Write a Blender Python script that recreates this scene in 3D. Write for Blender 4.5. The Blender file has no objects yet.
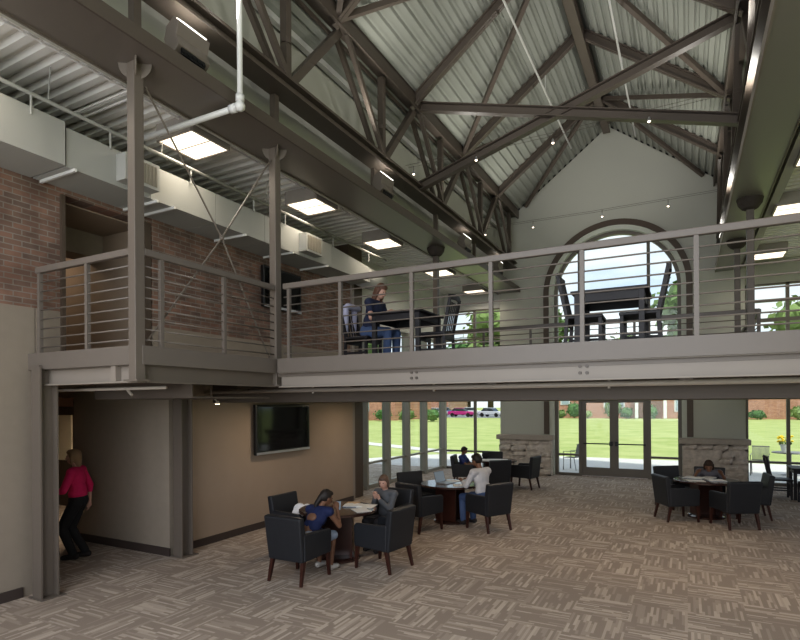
import bpy, math, random
from math import sin, cos, pi, radians as R
from mathutils import Vector, Matrix
random.seed(7)
scn = bpy.context.scene
col = scn.collection

# ------------------------------------------------------------ materials
MATS = {}
def newmat(name):
    m = bpy.data.materials.new(name); m.use_nodes = True
    nt = m.node_tree; b = nt.nodes['Principled BSDF']
    return m, nt, b
def mat(name, c, rough=.6, metal=0., noise=.06, nscale=6., emis=None, estr=0., bump=0., coat=0., spec=.5):
    if name in MATS: return MATS[name]
    m, nt, b = newmat(name)
    b.inputs['Roughness'].default_value = rough
    b.inputs['Metallic'].default_value = metal
    b.inputs['Specular IOR Level'].default_value = spec
    b.inputs['Coat Weight'].default_value = coat; b.inputs['Coat Roughness'].default_value = .38 if coat >= .7 else .06
    if noise > 0:
        tc = nt.nodes.new('ShaderNodeNewGeometry')
        n = nt.nodes.new('ShaderNodeTexNoise'); n.inputs['Scale'].default_value = nscale; n.inputs['Detail'].default_value = 4
        nt.links.new(tc.outputs['Position'], n.inputs['Vector'])
        mx = nt.nodes.new('ShaderNodeMix'); mx.data_type = 'RGBA'
        mx.inputs[6].default_value = (*[v*(1-noise) for v in c], 1)
        mx.inputs[7].default_value = (*[min(1, v*(1+noise)) for v in c], 1)
        nt.links.new(n.outputs['Fac'], mx.inputs[0]); nt.links.new(mx.outputs[2], b.inputs['Base Color'])
        if bump > 0:
            bp = nt.nodes.new('ShaderNodeBump'); bp.inputs['Strength'].default_value = bump; bp.inputs['Distance'].default_value = .02
            nt.links.new(n.outputs['Fac'], bp.inputs['Height']); nt.links.new(bp.outputs['Normal'], b.inputs['Normal'])
    else:
        b.inputs['Base Color'].default_value = (*c, 1)
    if emis:
        b.inputs['Emission Color'].default_value = (*emis, 1); b.inputs['Emission Strength'].default_value = estr
    MATS[name] = m
    return m

def brickmat(name, axis, c1, c2, mortar, bw=.2, bh=.068, dark=(.12,.075,.055)):
    m, nt, b = newmat(name)
    g = nt.nodes.new('ShaderNodeNewGeometry'); s = nt.nodes.new('ShaderNodeSeparateXYZ'); c = nt.nodes.new('ShaderNodeCombineXYZ')
    nt.links.new(g.outputs['Position'], s.inputs[0])
    nt.links.new(s.outputs[axis], c.inputs[0]); nt.links.new(s.outputs['Z'], c.inputs[1])
    t = nt.nodes.new('ShaderNodeTexBrick')
    t.inputs['Scale'].default_value = 1; t.inputs['Brick Width'].default_value = bw; t.inputs['Row Height'].default_value = bh
    t.inputs['Mortar Size'].default_value = .007; t.inputs['Bias'].default_value = -.1
    t.inputs['Color1'].default_value = (*c1, 1); t.inputs['Color2'].default_value = (*c2, 1); t.inputs['Mortar'].default_value = (*mortar, 1)
    nt.links.new(c.outputs[0], t.inputs['Vector'])
    n = nt.nodes.new('ShaderNodeTexNoise'); n.inputs['Scale'].default_value = 3.2; n.inputs['Detail'].default_value = 5
    nt.links.new(c.outputs[0], n.inputs['Vector'])
    r = nt.nodes.new('ShaderNodeValToRGB'); r.color_ramp.elements[0].position = .38; r.color_ramp.elements[1].position = .62
    r.color_ramp.elements[0].color = (*dark, 1); r.color_ramp.elements[1].color = (1, 1, 1, 1)
    nt.links.new(n.outputs['Fac'], r.inputs[0])
    mx = nt.nodes.new('ShaderNodeMix'); mx.data_type = 'RGBA'; mx.blend_type = 'MULTIPLY'; mx.inputs[0].default_value = .35
    nt.links.new(t.outputs['Color'], mx.inputs[6]); nt.links.new(r.outputs[0], mx.inputs[7])
    nt.links.new(mx.outputs[2], b.inputs['Base Color'])
    bp = nt.nodes.new('ShaderNodeBump'); bp.inputs['Strength'].default_value = .4; bp.inputs['Distance'].default_value = .006; bp.invert = True
    nt.links.new(t.outputs['Fac'], bp.inputs['Height']); nt.links.new(bp.outputs['Normal'], b.inputs['Normal'])
    b.inputs['Roughness'].default_value = .85
    MATS[name] = m; return m

def carpetmat():
    m, nt, b = newmat('carpet tile')
    N = nt.nodes.new; L = nt.links.new
    g = N('ShaderNodeNewGeometry'); s = N('ShaderNodeSeparateXYZ'); L(g.outputs['Position'], s.inputs[0])
    def math_(op, a, bv=None):
        n = N('ShaderNodeMath'); n.operation = op
        for i, v in enumerate((a, bv)):
            if v is None: continue
            if isinstance(v, (int, float)): n.inputs[i].default_value = v
            else: L(v, n.inputs[i])
        return n.outputs[0]
    T = .56
    tx = math_('DIVIDE', s.outputs['X'], T); ty = math_('DIVIDE', s.outputs['Y'], T)
    fx = math_('FLOOR', tx); fy = math_('FLOOR', ty)
    chk = math_('ABSOLUTE', math_('MODULO', math_('ADD', fx, fy), 2.0))
    chk = math_('GREATER_THAN', chk, .5)
    def stripes(a, bb, seed):
        c = N('ShaderNodeCombineXYZ')
        L(math_('MULTIPLY', a, 5.0), c.inputs[0]); L(math_('MULTIPLY', bb, 1.0), c.inputs[1])
        c.inputs[2].default_value = seed
        # rows across, each row broken into dashes
        row = math_('FLOOR', math_('MULTIPLY', a, 36.0))
        rn = N('ShaderNodeTexWhiteNoise'); rn.noise_dimensions = '1D'; L(row, rn.inputs['W'])
        shift = math_('ADD', math_('MULTIPLY', bb, 3.4), math_('MULTIPLY', rn.outputs['Value'], 7.0))
        cell = math_('FLOOR', shift)
        cc = N('ShaderNodeCombineXYZ'); L(row, cc.inputs[0]); L(cell, cc.inputs[1]); cc.inputs[2].default_value = seed
        wn = N('ShaderNodeTexWhiteNoise'); wn.noise_dimensions = '3D'; L(cc.outputs[0], wn.inputs['Vector'])
        return wn.outputs['Value']
    sx = stripes(s.outputs['X'], s.outputs['Y'], 1.3); sy = stripes(s.outputs['Y'], s.outputs['X'], 4.1)
    mx = N('ShaderNodeMix'); mx.data_type = 'FLOAT'
    L(chk, mx.inputs[0]); L(sx, mx.inputs[2]); L(sy, mx.inputs[3])
    tile = N('ShaderNodeTexWhiteNoise'); tile.noise_dimensions = '3D'
    c3 = N('ShaderNodeCombineXYZ'); L(fx, c3.inputs[0]); L(fy, c3.inputs[1]); L(c3.outputs[0], tile.inputs['Vector'])
    v = math_('ADD', mx.outputs[0], math_('MULTIPLY', math_('SUBTRACT', tile.outputs['Value'], .5), .18))
    r = N('ShaderNodeValToRGB'); r.color_ramp.interpolation = 'CONSTANT'
    e = r.color_ramp.elements; e[0].position = 0; e[0].color = (.155, .135, .12, 1)
    e[1].position = .5; e[1].color = (.185, .163, .146, 1)
    x = e.new(.73); x.color = (.225, .2, .18, 1)
    x = e.new(.9); x.color = (.25, .227, .206, 1)
    L(v, r.inputs[0])
    fn = N('ShaderNodeTexNoise'); fn.inputs['Scale'].default_value = 160; L(g.outputs['Position'], fn.inputs['Vector'])
    m2 = N('ShaderNodeMix'); m2.data_type = 'RGBA'; m2.blend_type = 'MULTIPLY'; m2.inputs[0].default_value = .35
    L(r.outputs[0], m2.inputs[6]); L(fn.outputs['Fac'], m2.inputs[7])
    br = N('ShaderNodeMix'); br.data_type = 'RGBA'; br.blend_type = 'MULTIPLY'; br.inputs[0].default_value = 1
    L(m2.outputs[2], br.inputs[6]); br.inputs[7].default_value = (2.6, 2.5, 2.38, 1)
    L(br.outputs[2], b.inputs['Base Color'])
    b.inputs['Roughness'].default_value = .95; b.inputs['Specular IOR Level'].default_value = .2
    MATS['carpet'] = m; return m

def grassmat():
    m, nt, b = newmat('lawn')
    N = nt.nodes.new; L = nt.links.new
    g = N('ShaderNodeNewGeometry')
    n = N('ShaderNodeTexNoise'); n.inputs['Scale'].default_value = .5; n.inputs['Detail'].default_value = 8; L(g.outputs['Position'], n.inputs['Vector'])
    r = N('ShaderNodeValToRGB'); e = r.color_ramp.elements
    e[0].position = .3; e[0].color = (.31, .37, .13, 1); e[1].position = .7; e[1].color = (.44, .47, .21, 1)
    L(n.outputs['Fac'], r.inputs[0]); L(r.outputs[0], b.inputs['Base Color']); b.inputs['Roughness'].default_value = 1
    b.inputs['Specular IOR Level'].default_value = .1
    MATS['lawn'] = m; return m

def glassmat(name='pane glass', tint=(.93, .97, .96), refl=.07):
    m = bpy.data.materials.new(name); m.use_nodes = True; nt = m.node_tree; nt.nodes.clear()
    o = nt.nodes.new('ShaderNodeOutputMaterial'); t = nt.nodes.new('ShaderNodeBsdfTransparent'); g = nt.nodes.new('ShaderNodeBsdfGlossy')
    t.inputs[0].default_value = (*tint, 1); g.inputs['Roughness'].default_value = .02
    ge = nt.nodes.new('ShaderNodeNewGeometry'); vd = nt.nodes.new('ShaderNodeVectorMath'); vd.operation = 'DOT_PRODUCT'
    nt.links.new(ge.outputs['Incoming'], vd.inputs[0]); nt.links.new(ge.outputs['Normal'], vd.inputs[1])
    def mth(op, a, b=None):
        n = nt.nodes.new('ShaderNodeMath'); n.operation = op
        for i, v in enumerate((a, b)):
            if v is None: continue
            if isinstance(v, (int, float)): n.inputs[i].default_value = v
            else: nt.links.new(v, n.inputs[i])
        return n.outputs[0]
    fr = mth('ADD', mth('MULTIPLY', mth('POWER', mth('SUBTRACT', 1.0, mth('ABSOLUTE', vd.outputs['Value'])), 5.0), .5), .025)
    mx = nt.nodes.new('ShaderNodeMixShader')
    nt.links.new(fr, mx.inputs[0]); nt.links.new(t.outputs[0], mx.inputs[1]); nt.links.new(g.outputs[0], mx.inputs[2])
    nt.links.new(mx.outputs[0], o.inputs[0]); MATS[name] = m; return m

steel = mat('warm grey painted steel', (.155, .132, .112), .42, noise=.05, nscale=2)
steel_dk = mat('dark bronze steel', (.10, .082, .068), .4, noise=.06, nscale=2)
steel_lt = mat('light taupe painted steel', (.27, .238, .208), .45, noise=.04, nscale=2)
rail_m = mat('railing paint', (.165, .143, .125), .4, noise=.04)
soffit_m = mat('satin brown soffit', (.13, .11, .095), .45, noise=.04, nscale=1, coat=.8)
soffit_r = mat('satin grey soffit', (.22, .21, .185), .45, noise=.04, nscale=1, coat=.8)
deck_m = mat('painted roof deck', (.27, .28, .25), .55, noise=.06, nscale=1.5)
deckl_m = mat('aisle ceiling deck', (.72, .71, .68), .55, noise=.06, nscale=1.5)
wall_g = mat('grey green wall paint', (.455, .455, .405), .8, noise=.03, nscale=.8)
wall_w = mat('pale wall paint', (.55, .55, .53), .8, noise=.03, nscale=.8)
plaster = mat('taupe vinyl wallcovering', (.29, .25, .205), .8, noise=.06, nscale=9)
plaster_b = mat('tan painted wall', (.33, .265, .21), .8, noise=.05, nscale=3)
base_m = mat('brown rubber base', (.06, .045, .04), .6)
duct_m = mat('painted duct', (.36, .36, .34), .75, noise=.03, nscale=1)
duct_d = mat('duct grille louvre', (.25, .23, .19), .5)
white_p = mat('white pipe paint', (.62, .62, .60), .4, noise=.02)
pipe_m = mat('taupe pipe paint', (.42, .38, .34), .4, noise=.02)
lens_m = mat('lit diffuser', (.9, .87, .8), .5, noise=0, emis=(1, .87, .70), estr=1.15)
fix_m = mat('fixture housing', (.33, .30, .27), .5)
charcoal = mat('charcoal leather', (.019, .021, .026), .5, noise=.12, nscale=14)
wood_r = mat('reddish mahogany', (.05, .017, .012), .3, noise=.3, nscale=12)
wood_d = mat('dark mahogany', (.045, .022, .017), .22, noise=.3, nscale=8, coat=.6)
wood_b = mat('black brown stained wood', (.018, .016, .02), .5, noise=.15)
frame_m = mat('window frame bronze', (.165, .148, .125), .45, noise=.04)
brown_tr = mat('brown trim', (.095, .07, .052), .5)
stone_m = mat('rough limestone', (.56, .50, .44), .9, noise=.4, nscale=9, bump=.8)
cap_m = mat('smooth stone cap', (.40, .355, .31), .8, noise=.12, nscale=14, bump=.2)
black_m = mat('black plastic', (.012, .012, .013), .3, noise=0)
screen_m = mat('black screen glass', (.004, .004, .005), .06, noise=0)
silver = mat('silver trim', (.5, .5, .52), .3, metal=.8, noise=0)
concrete = mat('pale concrete', (.60, .575, .54), .9, noise=.08, nscale=1.5)
skin_a = mat('brown skin', (.20, .105, .065), .55, noise=.05)
skin_b = mat('light skin', (.52, .32, .25), .55, noise=.05)
hair_d = mat('dark hair', (.018, .013, .011), .6, noise=.3, nscale=60)
hair_b = mat('light brown hair', (.11, .07, .05), .6, noise=.3, nscale=60)
leaf1 = mat('green leaves', (.13, .20, .065), .8, noise=.5, nscale=1.2)
leaf2 = mat('dark green leaves', (.07, .16, .04), .8, noise=.5, nscale=2)
leaf3 = mat('bright green leaves', (.20, .27, .09), .8, noise=.4, nscale=2)
bark = mat('tree bark', (.12, .09, .06), .9)
brick_i = brickmat('interior brick', 'Y', (.27, .16, .12), (.16, .115, .095), (.27, .235, .2))
brick_o = brickmat('sunlit orange brick', 'X', (.52, .27, .18), (.43, .21, .14), (.55, .42, .34), bw=.4, bh=.14, dark=(.5, .4, .35))
carpet = carpetmat(); lawn = grassmat(); glass = glassmat()

# ------------------------------------------------------------ mesh builder
class M:
    def __init__(s): s.v = []; s.f = []
    def add(s, vs, fs):
        n = len(s.v); s.v += [tuple(v) for v in vs]; s.f += [tuple(i+n for i in f) for f in fs]; return s
    def box(s, x0, x1, y0, y1, z0, z1, T=None):
        vs = [Vector((x, y, z)) for z in (z0, z1) for y in (y0, y1) for x in (x0, x1)]
        if T: vs = [T @ v for v in vs]
        return s.add(vs, [(0,2,3,1),(4,5,7,6),(0,1,5,4),(2,6,7,3),(0,4,6,2),(1,3,7,5)])
    def beam(s, p, q, w, h, up=(0,0,1), h2=None, w2=None):
        p = Vector(p); q = Vector(q); d = (q-p).normalized(); u = Vector(up)
        sd = d.cross(u)
        if sd.length < 1e-4: sd = d.cross(Vector((1,0,0)))
        sd.normalize(); u = sd.cross(d).normalized()
        w2 = w2 or w; h2 = h2 or h
        vs = []
        for c, ww, hh in ((p, w, h), (q, w2, h2)):
            for a, b in ((-1,-1),(1,-1),(1,1),(-1,1)): vs.append(c + sd*a*ww/2 + u*b*hh/2)
        return s.add(vs, [(0,1,2,3),(7,6,5,4),(0,4,5,1),(1,5,6,2),(2,6,7,3),(3,7,4,0)])
    def tube(s, pts, r, n=8, r2=None, cap=True):
        pts = [Vector(p) for p in pts]; k = len(pts); rs = [r + ((r2 if r2 is not None else r)-r)*i/(k-1) for i in range(k)] if not isinstance(r, (list, tuple)) else r
        base = len(s.v); ref = None
        for i, p in enumerate(pts):
            d = (pts[min(i+1, k-1)]-pts[max(i-1, 0)]).normalized()
            if ref is None:
                ref = Vector((0,0,1)) if abs(d.z) < .9 else Vector((1,0,0))
            a = d.cross(ref).normalized(); b = a.cross(d).normalized(); ref = b
            for j in range(n):
                t = 2*pi*j/n; s.v.append(tuple(p + a*cos(t)*rs[i] + b*sin(t)*rs[i]))
        for i in range(k-1):
            for j in range(n):
                a0 = base+i*n+j; a1 = base+i*n+(j+1)%n
                s.f.append((a0, a1, a1+n, a0+n))
        if cap:
            s.f.append(tuple(base+j for j in reversed(range(n)))); s.f.append(tuple(base+(k-1)*n+j for j in range(n)))
        return s
    def lathe(s, prof, c=(0,0,0), n=24):
        base = len(s.v); c = Vector(c)
        for r, z in prof:
            for j in range(n):
                t = 2*pi*j/n; s.v.append((c.x+r*cos(t), c.y+r*sin(t), c.z+z))
        for i in range(len(prof)-1):
            for j in range(n):
                a0 = base+i*n+j; a1 = base+i*n+(j+1)%n; s.f.append((a0, a1, a1+n, a0+n))
        s.f.append(tuple(base+j for j in reversed(range(n)))); s.f.append(tuple(base+(len(prof)-1)*n+j for j in range(n)))
        return s
    def prism(s, poly, axis, a, b):
        def pt(u, v, w): return {'X': (w, u, v), 'Y': (u, w, v), 'Z': (u, v, w)}[axis]
        n = len(poly)
        vs = [pt(u, v, a) for u, v in poly] + [pt(u, v, b) for u, v in poly]
        return s.add(vs, [tuple(range(n)), tuple(reversed(range(n, 2*n)))] + [(i, i+n, (i+1) % n+n, (i+1) % n) for i in range(n)])
    def ell(s, c, r, T=None, nu=12, nv=8):
        c = Vector(c); vs = []; fs = []
        vs.append(Vector((0,0,-1)))
        for i in range(1, nv):
            ph = -pi/2+pi*i/nv
            for j in range(nu):
                t = 2*pi*j/nu; vs.append(Vector((cos(ph)*cos(t), cos(ph)*sin(t), sin(ph))))
        vs.append(Vector((0,0,1)))
        for j in range(nu): fs.append((0, 1+(j+1) % nu, 1+j))
        for i in range(nv-2):
            for j in range(nu):
                a = 1+i*nu+j; b = 1+i*nu+(j+1) % nu; fs.append((a, b, b+nu, a+nu))
        top = len(vs)-1
        for j in range(nu): fs.append((top, 1+(nv-2)*nu+j, 1+(nv-2)*nu+(j+1) % nu))
        out = []
        for v in vs:
            w = Vector((v.x*r[0], v.y*r[1], v.z*r[2]))
            if T: w = T @ w
            out.append(w+c)
        return s.add(out, fs)
    def cap(s, p, q, r1, r2, n=10):       # rounded tapered limb
        p = Vector(p); q = Vector(q); L = (q-p).length
        if L < 1e-5: return s.ell(p, (r1,)*3)
        d = (q-p)/L; pts = []; rs = []
        for t in (-1, -.8, -.45): pts.append(p + d*t*r1); rs.append(max(r1*math.sqrt(max(0, 1-t*t)), r1*.12))
        pts.append(p); rs.append(r1); pts.append(q); rs.append(r2)
        for t in (.45, .8, 1): pts.append(q + d*t*r2); rs.append(max(r2*math.sqrt(max(0, 1-t*t)), r2*.12))
        return s.tube(pts, rs, n)
    def obj(s, name, m, parent=None, smooth=False, bevel=0, world=False, loc=None, slots=None, sidx=None):
        me = bpy.data.meshes.new(name)
        vs = s.v
        off = None
        if parent is not None and world: off = Vector(parent.location)
        elif parent is None:
            xs = [v[0] for v in vs]; ys = [v[1] for v in vs]; zs = [v[2] for v in vs]
            off = Vector(((min(xs)+max(xs))/2, (min(ys)+max(ys))/2, min(zs)))
        if off is not None: vs = [(v[0]-off.x, v[1]-off.y, v[2]-off.z) for v in vs]
        me.from_pydata(vs, [], s.f); me.validate()
        import bmesh
        bm = bmesh.new(); bm.from_mesh(me); bmesh.ops.recalc_face_normals(bm, faces=bm.faces); bm.to_mesh(me); bm.free()
        o = bpy.data.objects.new(name, me); col.objects.link(o)
        me.materials.append(m)
        if smooth:
            for p in me.polygons: p.use_smooth = True
        if parent is not None: o.parent = parent
        elif off is not None: o.location = off
        if bevel:
            b = o.modifiers.new('bevel', 'BEVEL'); b.width = bevel; b.segments = 2; b.limit_method = 'ANGLE'; b.angle_limit = R(40)
        return o

def tag(o, label, cat, group=None, kind=None):
    o['label'] = label; o['category'] = cat
    if group: o['group'] = group
    if kind: o['kind'] = kind
    return o
def thing(name, label, cat, loc=(0,0,0), rz=0., group=None, kind=None):
    o = bpy.data.objects.new(name, None); col.objects.link(o); o.location = loc; o.rotation_euler = (0,0,rz); o.empty_display_size = .2
    return tag(o, label, cat, group, kind)
def struct(o, label=None, cat='structure'):
    o['kind'] = 'structure'; o['label'] = label or o.name; o['category'] = cat; return o
def dup(root, loc, rz, label, group=None):
    r = root.copy(); col.objects.link(r); r.location = loc; r.rotation_euler = (0,0,rz); r['label'] = label
    if group: r['group'] = group
    for ch in list(root.children):
        c = ch.copy(); col.objects.link(c); c.parent = r
        for g in list(ch.children):
            d = g.copy(); col.objects.link(d); d.parent = c
    return r

XC = -2.05
def roofz(x): return 10.62 - .755*abs(x-XC)
Y0, YW = -3.0, 17.5

# ------------------------------------------------------------ setting: floor, walls
struct(M().box(-14, 4.2, Y0, 17.95, -.1, 0).obj('floor', carpet), 'patterned taupe carpet tile floor of the hall', 'floor')
# left wall near camera
w = M().box(-7.35, -7.08, Y0, 3.84, 0, 3.5); struct(w.obj('wall_left_front', plaster), 'plain taupe wall at far left below the brick', 'wall')
w = M().box(-7.35, -7.08, Y0, 4.17, 3.5, 5.45); struct(w.obj('wall_left_brick', brick_i), 'brick wall at upper left beside the corridor opening', 'wall')
w = M().box(-7.35, -7.08, 3.85, 4.17, 2.87, 3.5); struct(w.obj('wall_left_jamb', plaster), 'plain wall band under the brick beside the balcony', 'wall')
# TV wall lower
struct(M().box(-7.3, -7.0, 5.86, 10.9, 0, 2.87).obj('wall_left_lower', plaster_b), 'tan wall carrying the black television', 'wall')
struct(M().box(-9.35, -6.97, 5.70, 5.86, 0, 2.87).obj('wall_left_return', plaster), 'taupe wall behind the walking woman', 'wall')
# upper left wall
struct(M().box(-7.3, -7.05, 5.48, 10.95, 3.48, 5.45).obj('wall_left_upper', brick_i), 'upper brick wall behind the balcony', 'wall')
struct(M().box(-7.31, -7.04, 5.48, 10.95, 2.87, 3.48).obj('wall_left_band', plaster), 'plain tan band under the upper brick wall', 'wall')
struct(M().box(-7.35, -7.06, 4.17, 5.48, 5.0, 5.45).obj('wall_left_header', brick_i), 'wall above the upper corridor opening', 'wall')
# upper corridor
struct(M().box(-10.5, -7.3, 3.95, 4.13, 2.87, 5.1).obj('wall_corridor_left', plaster_b), 'left wall of the upper corridor', 'wall')
struct(M().box(-10.5, -7.3, 5.48, 5.6, 2.87, 5.1).obj('wall_corridor_right', plaster_b), 'right wall of the upper corridor', 'wall')
struct(M().box(-10.6, -10.45, 4.1, 5.6, 2.87, 5.1).obj('wall_corridor_end', plaster_b), 'end wall of the upper corridor', 'wall')
struct(M().box(-10.6, -7.3, 3.95, 5.6, 4.98, 5.1).obj('ceiling_corridor', plaster_b), 'ceiling of the upper corridor', 'ceiling')
struct(M().box(-8.6, -8.2, 4.13, 5.48, 4.62, 4.98).obj('trim_corridor', plaster), 'dropped bulkhead across the upper corridor ceiling', 'trim')
struct(M().box(-14, -7.3, 3.7, 5.8, 2.6, 2.87).obj('floor_corridor', steel), 'floor slab of the upper corridor', 'floor')
# lower corridor end
struct(M().box(-13.8, -13.6, 2.0, 12, 0, 2.6).obj('wall_hall_end', plaster), 'far wall of the lower corridor', 'wall')
struct(M().box(-13.6, -7.35, 3.45, 3.6, 0, 2.6).obj('wall_hall_left', plaster), 'left wall of the lower corridor', 'wall')
struct(M().box(-13.6, -9.35, 7.6, 7.75, 0, 2.6).obj('wall_hall_back', plaster), 'back wall of the lower corridor', 'wall')
struct(M().box(-13.6, -7.3, 5.8, 8.8, 2.42, 2.62).obj('ceiling_hall', plaster_b), 'ceiling of the lower corridor', 'ceiling')
struct(M().box(-9.5, -7.05, Y0, 11.0, 5.45, 5.5).obj('ceiling_plenum', brown_tr), 'dark slab behind the brick wall top, added to stop light leaks', 'ceiling')  # added slab, closes the leak from below behind the brick wall
struct(M().box(-9.6, -9.5, Y0, 12.0, 5.4, 6.3).obj('wall_plenum', plaster_b), 'wall behind the space above the duct, added to stop light leaks', 'wall')  # added to keep outside light from leaking in over the brick wall
struct(M().box(-9.6, -7.8, 11.5, 11.6, 5.4, 6.3).obj('wall_plenum_end', plaster_b), 'end of the space above the duct', 'wall')
# baseboards
struct(M().box(-7.08, -7.055, Y0, 3.68, 0, .12).obj('baseboard_left', base_m), 'dark rubber base of the left wall', 'baseboard')
struct(M().box(-7.0, -6.98, 5.9, 10.9, 0, .12).obj('baseboard_television_wall', base_m), 'dark rubber base of the television wall', 'baseboard')
struct(M().box(-9.35, -6.95, 5.675, 5.70, 0, .12).obj('baseboard_return', base_m), 'dark rubber base behind the walking woman', 'baseboard')
# jambs of the openings
struct(M().box(-7.37, -7.04, 4.15, 4.20, 2.87, 5.0).obj('trim_1', brown_tr), 'dark jamb at the left of the upper corridor opening', 'trim')
struct(M().box(-7.37, -7.04, 5.36, 5.46, 2.87, 5.0).obj('trim_2', brown_tr), 'dark jamb at the right of the upper corridor opening', 'trim')
# pale glazed panel at the end of the hall + wooden header
t = thing('doorway', 'brown doorway with pale panel at the end of the lower corridor', 'doorway', (-12.9, 7.5, 0))
M().box(-13.58, -12.1, 7.5, 7.6, 0, 2.4).obj('door_frame', brown_tr, t, world=True)
M().box(-13.45, -12.35, 7.46, 7.5, 1.05, 2.08).obj('door_panel', mat('cream panel', (.8, .76, .62), .6), t, world=True)
struct(M().box(-12, -9.2, 5.2, 5.6, 2.28, 2.42).obj('trim_3', mat('orange wood', (.25, .12, .07), .5)), 'reddish wood beam under the corridor ceiling', 'trim')

# end of tan wall: dark column recess before glazing
struct(M().box(-7.45, -7.0, 10.9, 11.0, 0, 5.45).obj('trim_4', steel_lt), 'pale corner trim at the end of the television wall', 'trim')
struct(M().box(-7.7, -7.15, 11.0, 11.6, 0, 6.15).obj('trim_5', brown_tr), 'dark post between the television wall and the glazing', 'trim')

# gable end wall with arch
ax, az, ar = -1.92, 5.69, 1.93
gw = M()
def quad_strip(poly, y0=YW, y1=YW+.45): gw.prism(poly, 'Y', y0, y1)
L_, R_ = -5.45, 1.42
quad_strip([(L_, 0), (ax-ar, 0), (ax-ar, az), (L_, az)])
quad_strip([(ax+ar, 0), (R_, 0), (R_, az), (ax+ar, az)])
NSEG = 32
xs = [ax-ar*cos(pi*i/NSEG) for i in range(NSEG+1)]; zs = [az+ar*sin(pi*i/NSEG) for i in range(NSEG+1)]
quad_strip([(-5.7, 6.1), (L_, 6.1), (L_, roofz(L_)+.1), (-5.7, roofz(-5.7)+.1)]); quad_strip([(R_, 6.1), (1.6, 6.1), (1.6, roofz(1.6)+.1), (R_, roofz(R_)+.1)])
quad_strip([(L_, az), (xs[0], az), (xs[0], roofz(xs[0])+.1), (L_, roofz(L_)+.1)])
quad_strip([(xs[-1], az), (R_, az), (R_, roofz(R_)+.1), (xs[-1], roofz(xs[-1])+.1)])
for i in range(NSEG):
    if xs[i] < XC < xs[i+1]:
        quad_strip([(xs[i], zs[i]), (xs[i+1], zs[i+1]), (xs[i+1], roofz(xs[i+1])+.1), (XC, roofz(XC)+.1), (xs[i], roofz(xs[i])+.1)])
    else:
        quad_strip([(xs[i], zs[i]), (xs[i+1], zs[i+1]), (xs[i+1], roofz(xs[i+1])+.1), (xs[i], roofz(xs[i])+.1)])
struct(gw.obj('wall_far', wall_g), 'grey gable end wall around the tall arched window', 'wall')
# brown arch ring and pale inner ring
def arch_ring(r0, r1, y0, y1, zb):
    m = M(); pts = []
    n = 40
    prof = lambda r: [(ax-r, zb)] + [(ax-r*cos(pi*i/n), az+r*sin(pi*i/n)) for i in range(n+1)] + [(ax+r, zb)]
    a = prof(r0); b = prof(r1); k = len(a)
    vs = []
    for y in (y0, y1):
        vs += [(x, y, z) for x, z in a] + [(x, y, z) for x, z in b]
    fs = []
    for i in range(k-1):
        fs += [(i, i+1, k+i+1, k+i), (2*k+i, 3*k+i, 3*k+i+1, 2*k+i+1), (i, 2*k+i, 2*k+i+1, i+1), (k+i, k+i+1, 3*k+i+1, 3*k+i)]
    fs += [(0, k, 3*k, 2*k), (k-1, 3*k-1, 4*k-1, 2*k-1)]
    return m.add(vs, fs)
struct(arch_ring(1.93, 2.09, YW-.05, YW, 1.3).obj('trim_6', brown_tr), 'dark brown arched trim around the tall window', 'trim')
struct(arch_ring(1.80, 1.93, YW+.02, YW+.2, 0).obj('trim_7', mat('pale reveal', (.58, .6, .53), .7)), 'pale stepped reveal inside the arch', 'trim')

# windows: frame helper
def framebar(m, x0, x1, z0, z1, y=17.8, d=.12): m.box(x0, x1, y, y+d, z0, z1)
# window_1: arched window with doors below
W1 = thing('window_1', 'tall arched window over the double doors', 'window', (ax, 17.75, 0), kind='structure')
arch_ring(1.70, 1.80, 17.70, 17.85, 0).obj('window_frame', frame_m, W1, world=True)
bars = M()
for xx in (-2.95, -.98): bars.box(xx-.045, xx+.045, 17.72, 17.83, 0, az+1.35)
for zz, hh in ((2.42, .5),):
    bars.box(ax-1.7, ax+1.7, 17.73, 17.82, zz, zz+hh)
for s_ in (-1, 1):
    x0, x1 = (ax-1.7, -2.95) if s_ < 0 else (-.98, ax+1.7)
    bars.box(x0, x1, 17.73, 17.82, .62, .68); bars.box(x0, x1, 17.73, 17.82, 0, .08)
bars.obj('mullion', frame_m, W1, world=True)
gp = M(); n = 40
gp.prism([(ax-1.7, .02)]+[(ax-1.7*cos(pi*i/n), az+1.7*sin(pi*i/n)) for i in range(n+1)]+[(ax+1.7, .02)], 'Y', 17.775, 17.78)
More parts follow.
